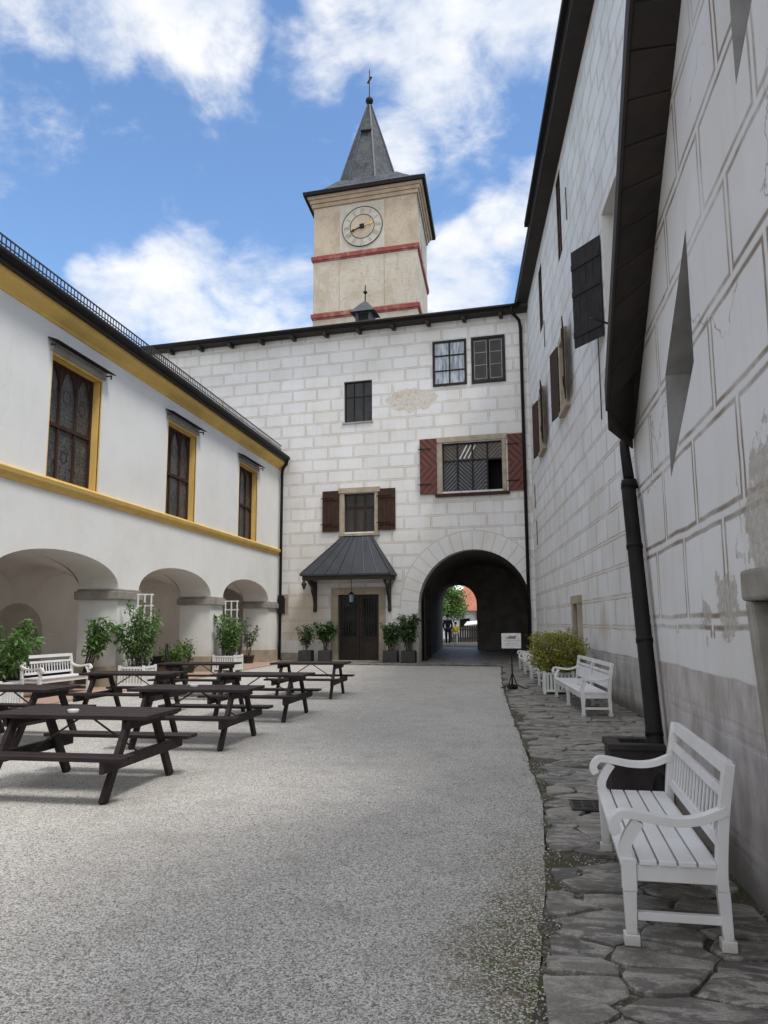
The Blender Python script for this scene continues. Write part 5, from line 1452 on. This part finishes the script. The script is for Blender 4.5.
MB().prism([(-6,0),(6,0),(6,5.2),(-1,9.2),(-6,6.4)], 0, 9).build('wall', 'far_cream', h2, M)
for x in (-3.5,-1.0,1.5):
    window(h2, M, x, x+.9, 3.2, 4.6, -.01, 2, 2, 'brown_wood', 'dark_glass', .07, .05)
MB().add([(-6.4,-.3,6.3),(-1,-.3,9.5),(-1,9.3,9.5),(-6.4,9.3,6.3),(6.4,-.3,5.1),(6.4,9.3,5.1),(-6.4,-.3,6.15),(-1,-.3,9.3),(6.4,-.3,4.9)], [(0,1,2,3),(1,4,5,2),(0,6,7,1),(1,7,8,4)]).build('roof', 'roof_tile_red', h2, M)
fn = thing('plank_fence', 'low dark plank fence across the street beyond the gateway', 'fence', (-2.5, 50, .28)); M = W[fn]
mb = MB()
for i in range(40): x = -1.6+i*.15; mb.box(x, x+.13, -.015, .015, .05, 1.0+.012*i)
mb.build('planks', 'dark_wood', fn, M)
MB().box(-1.6, 4.4, .016, .06, .25, .33).box(-1.6, 4.4, .016, .06, .78, .86).build('rail', 'dark_wood', fn, M)
MB().box(-1.7,-1.6,-.05,.05,0,1.15).box(4.4,4.5,-.05,.05,0,1.55).build('post', 'dark_wood', fn, M)
lw_ = thing('stone_garden_wall', 'grey stone wall on the left just outside the gateway', 'wall', (-5.3, 47, .28)); M = W[lw_]
MB().box(-2.5,.65,0,.4,0,1.9).build('masonry', 'grey_stone', lw_, M, bevel=.02)
MB().box(-2.55,.70,-.05,.45,1.9,2.0).build('coping', 'roof_tile_red', lw_, M)
sh_ = thing('low_shed', 'low shed with a pale sloping roof behind the plank fence', 'shed', (-1.6, 55, .28)); M = W[sh_]
MB().box(-1.6,3.5,0,3,0,1.15).build('wall', 'grey_plaster', sh_, M)
MB().add([(-1.9,-.3,1.1),(3.8,-.3,1.65),(3.8,3.3,1.9),(-1.9,3.3,1.35),(-1.9,-.3,1.0),(3.8,-.3,1.0)], [(0,1,2,3),(4,5,1,0)]).build('roof', 'far_white', sh_, M)

# ------------------------------------------------------------------ sky and sun
SUN_EL, SUN_AZ = R_(62), R_(125)      # azimuth measured from +Y clockwise: sun stands right of and behind the camera
wd_ = bpy.data.worlds.new('World'); sc.world = wd_; wd_.use_nodes = True
t = NT(wd_.node_tree); t.n.clear()
sky = t.new('ShaderNodeTexSky', sky_type='NISHITA'); sky.sun_disc = False; sky.sun_elevation = SUN_EL; sky.sun_rotation = SUN_AZ
sky.air_density = 1.0; sky.dust_density = .3; sky.ozone_density = 1.2; sky.altitude = 500
co = t.new('ShaderNodeTexCoord').outputs['Generated']
dirn = t.vm('NORMALIZE', co)
def pxdir(px, py): return (fw + (px-384)/770*Rr + (512-py)/770*Uu).normalized()
blobs = [(50,-30,75),(120,-15,80),(190,-5,80),(230,35,45),(310,60,50),(350,20,60),(430,10,110),(450,80,85),(520,10,90),(400,140,50),(110,40,40),
         (190,300,85),(120,300,60),(245,310,80),(85,272,22),(300,300,60),(465,270,60),(510,225,50),(440,320,70),(540,190,40),
         (-200,120,160),(-350,330,200),(900,60,260),(1100,300,300),(760,-300,260),(120,-330,220),(-300,-250,260)]
dens = None
for px, py, rad in blobs:
    c = pxdir(px, py); ro = rad*1.05/770; ri_ = rad*.15/770
    dp_ = t.vm('DOT_PRODUCT', dirn, tuple(c))
    f = t.ramp(dp_, math.cos(ro), math.cos(ri_))
    dens = f if dens is None else t.m('MAXIMUM', dens, f)
# broken cloud added behind the camera and overhead, out of view, for the light
fy = t.m('MULTIPLY', t.sep(dirn)[1], -1.)
backm = t.ramp(fy, .15, .6)
upm = t.ramp(t.sep(dirn)[2], .74, .88)  # unseen overhead cloud, added to make the light less blue
backm = t.m('MAXIMUM', backm, upm)
dens = t.m('MAXIMUM', dens, t.m('MULTIPLY', backm, .95))
n1 = t.noise(t.vscale(dirn, (1,1,1.5)), 6.5, 9, .62, .35)
n2 = t.noise(t.vscale(dirn, (1,1,1.6)), 18, 7, .6, .3)
nn = t.m('ADD', t.m('MULTIPLY', n1, .72), t.m('MULTIPLY', n2, .28))
v = t.m('ADD', t.m('MULTIPLY', dens, .60), t.m('MULTIPLY', t.m('SUBTRACT', nn, .5), 2.7))
cl = t.m('MULTIPLY', t.ramp(v, .08, .84), .95)
shade = t.ramp(t.noise(t.vscale(dirn, (1,1,2)), 9, 6), .35, .7)
ccol = t.mix(shade, (1.0,1.0,1.0), (.74,.80,.90))
hsv = t.new('ShaderNodeHueSaturation'); t.put(hsv.inputs['Color'], sky.outputs[0]); hsv.inputs['Saturation'].default_value = 1.10
bg1 = t.new('ShaderNodeBackground'); t.put(bg1.inputs[0], hsv.outputs[0]); bg1.inputs[1].default_value = .138
bg2 = t.new('ShaderNodeBackground'); t.put(bg2.inputs[0], t.mix(backm, ccol, (1.0,.955,.89))); t.put(bg2.inputs[1], t.m('ADD', .62, t.m('MULTIPLY', backm, .50)))
mx = t.new('ShaderNodeMixShader'); t.put(mx.inputs[0], cl); t.l.new(bg1.outputs[0], mx.inputs[1]); t.l.new(bg2.outputs[0], mx.inputs[2])
ow = t.new('ShaderNodeOutputWorld'); t.l.new(mx.outputs[0], ow.inputs[0])
sl = bpy.data.lights.new('sun', 'SUN'); sl.energy = 1.7; sl.angle = R_(15); sl.color = (1, .96, .90)
so = bpy.data.objects.new('sun', sl); COL.objects.link(so)
sd_ = Vector((math.sin(SUN_AZ)*math.cos(SUN_EL), math.cos(SUN_AZ)*math.cos(SUN_EL), math.sin(SUN_EL)))
so.matrix_world = Matrix.Translation(sd_*50) @ sd_.to_track_quat('Z', 'Y').to_matrix().to_4x4()

vs_ = sc.view_settings; vs_.view_transform = 'Standard'; vs_.look = 'None'; vs_.gamma = 1; vs_.exposure = 0.80; vs_.use_curve_mapping = False
sc.render.engine = 'CYCLES'
sc.cycles.max_bounces = 6; sc.cycles.diffuse_bounces = 4
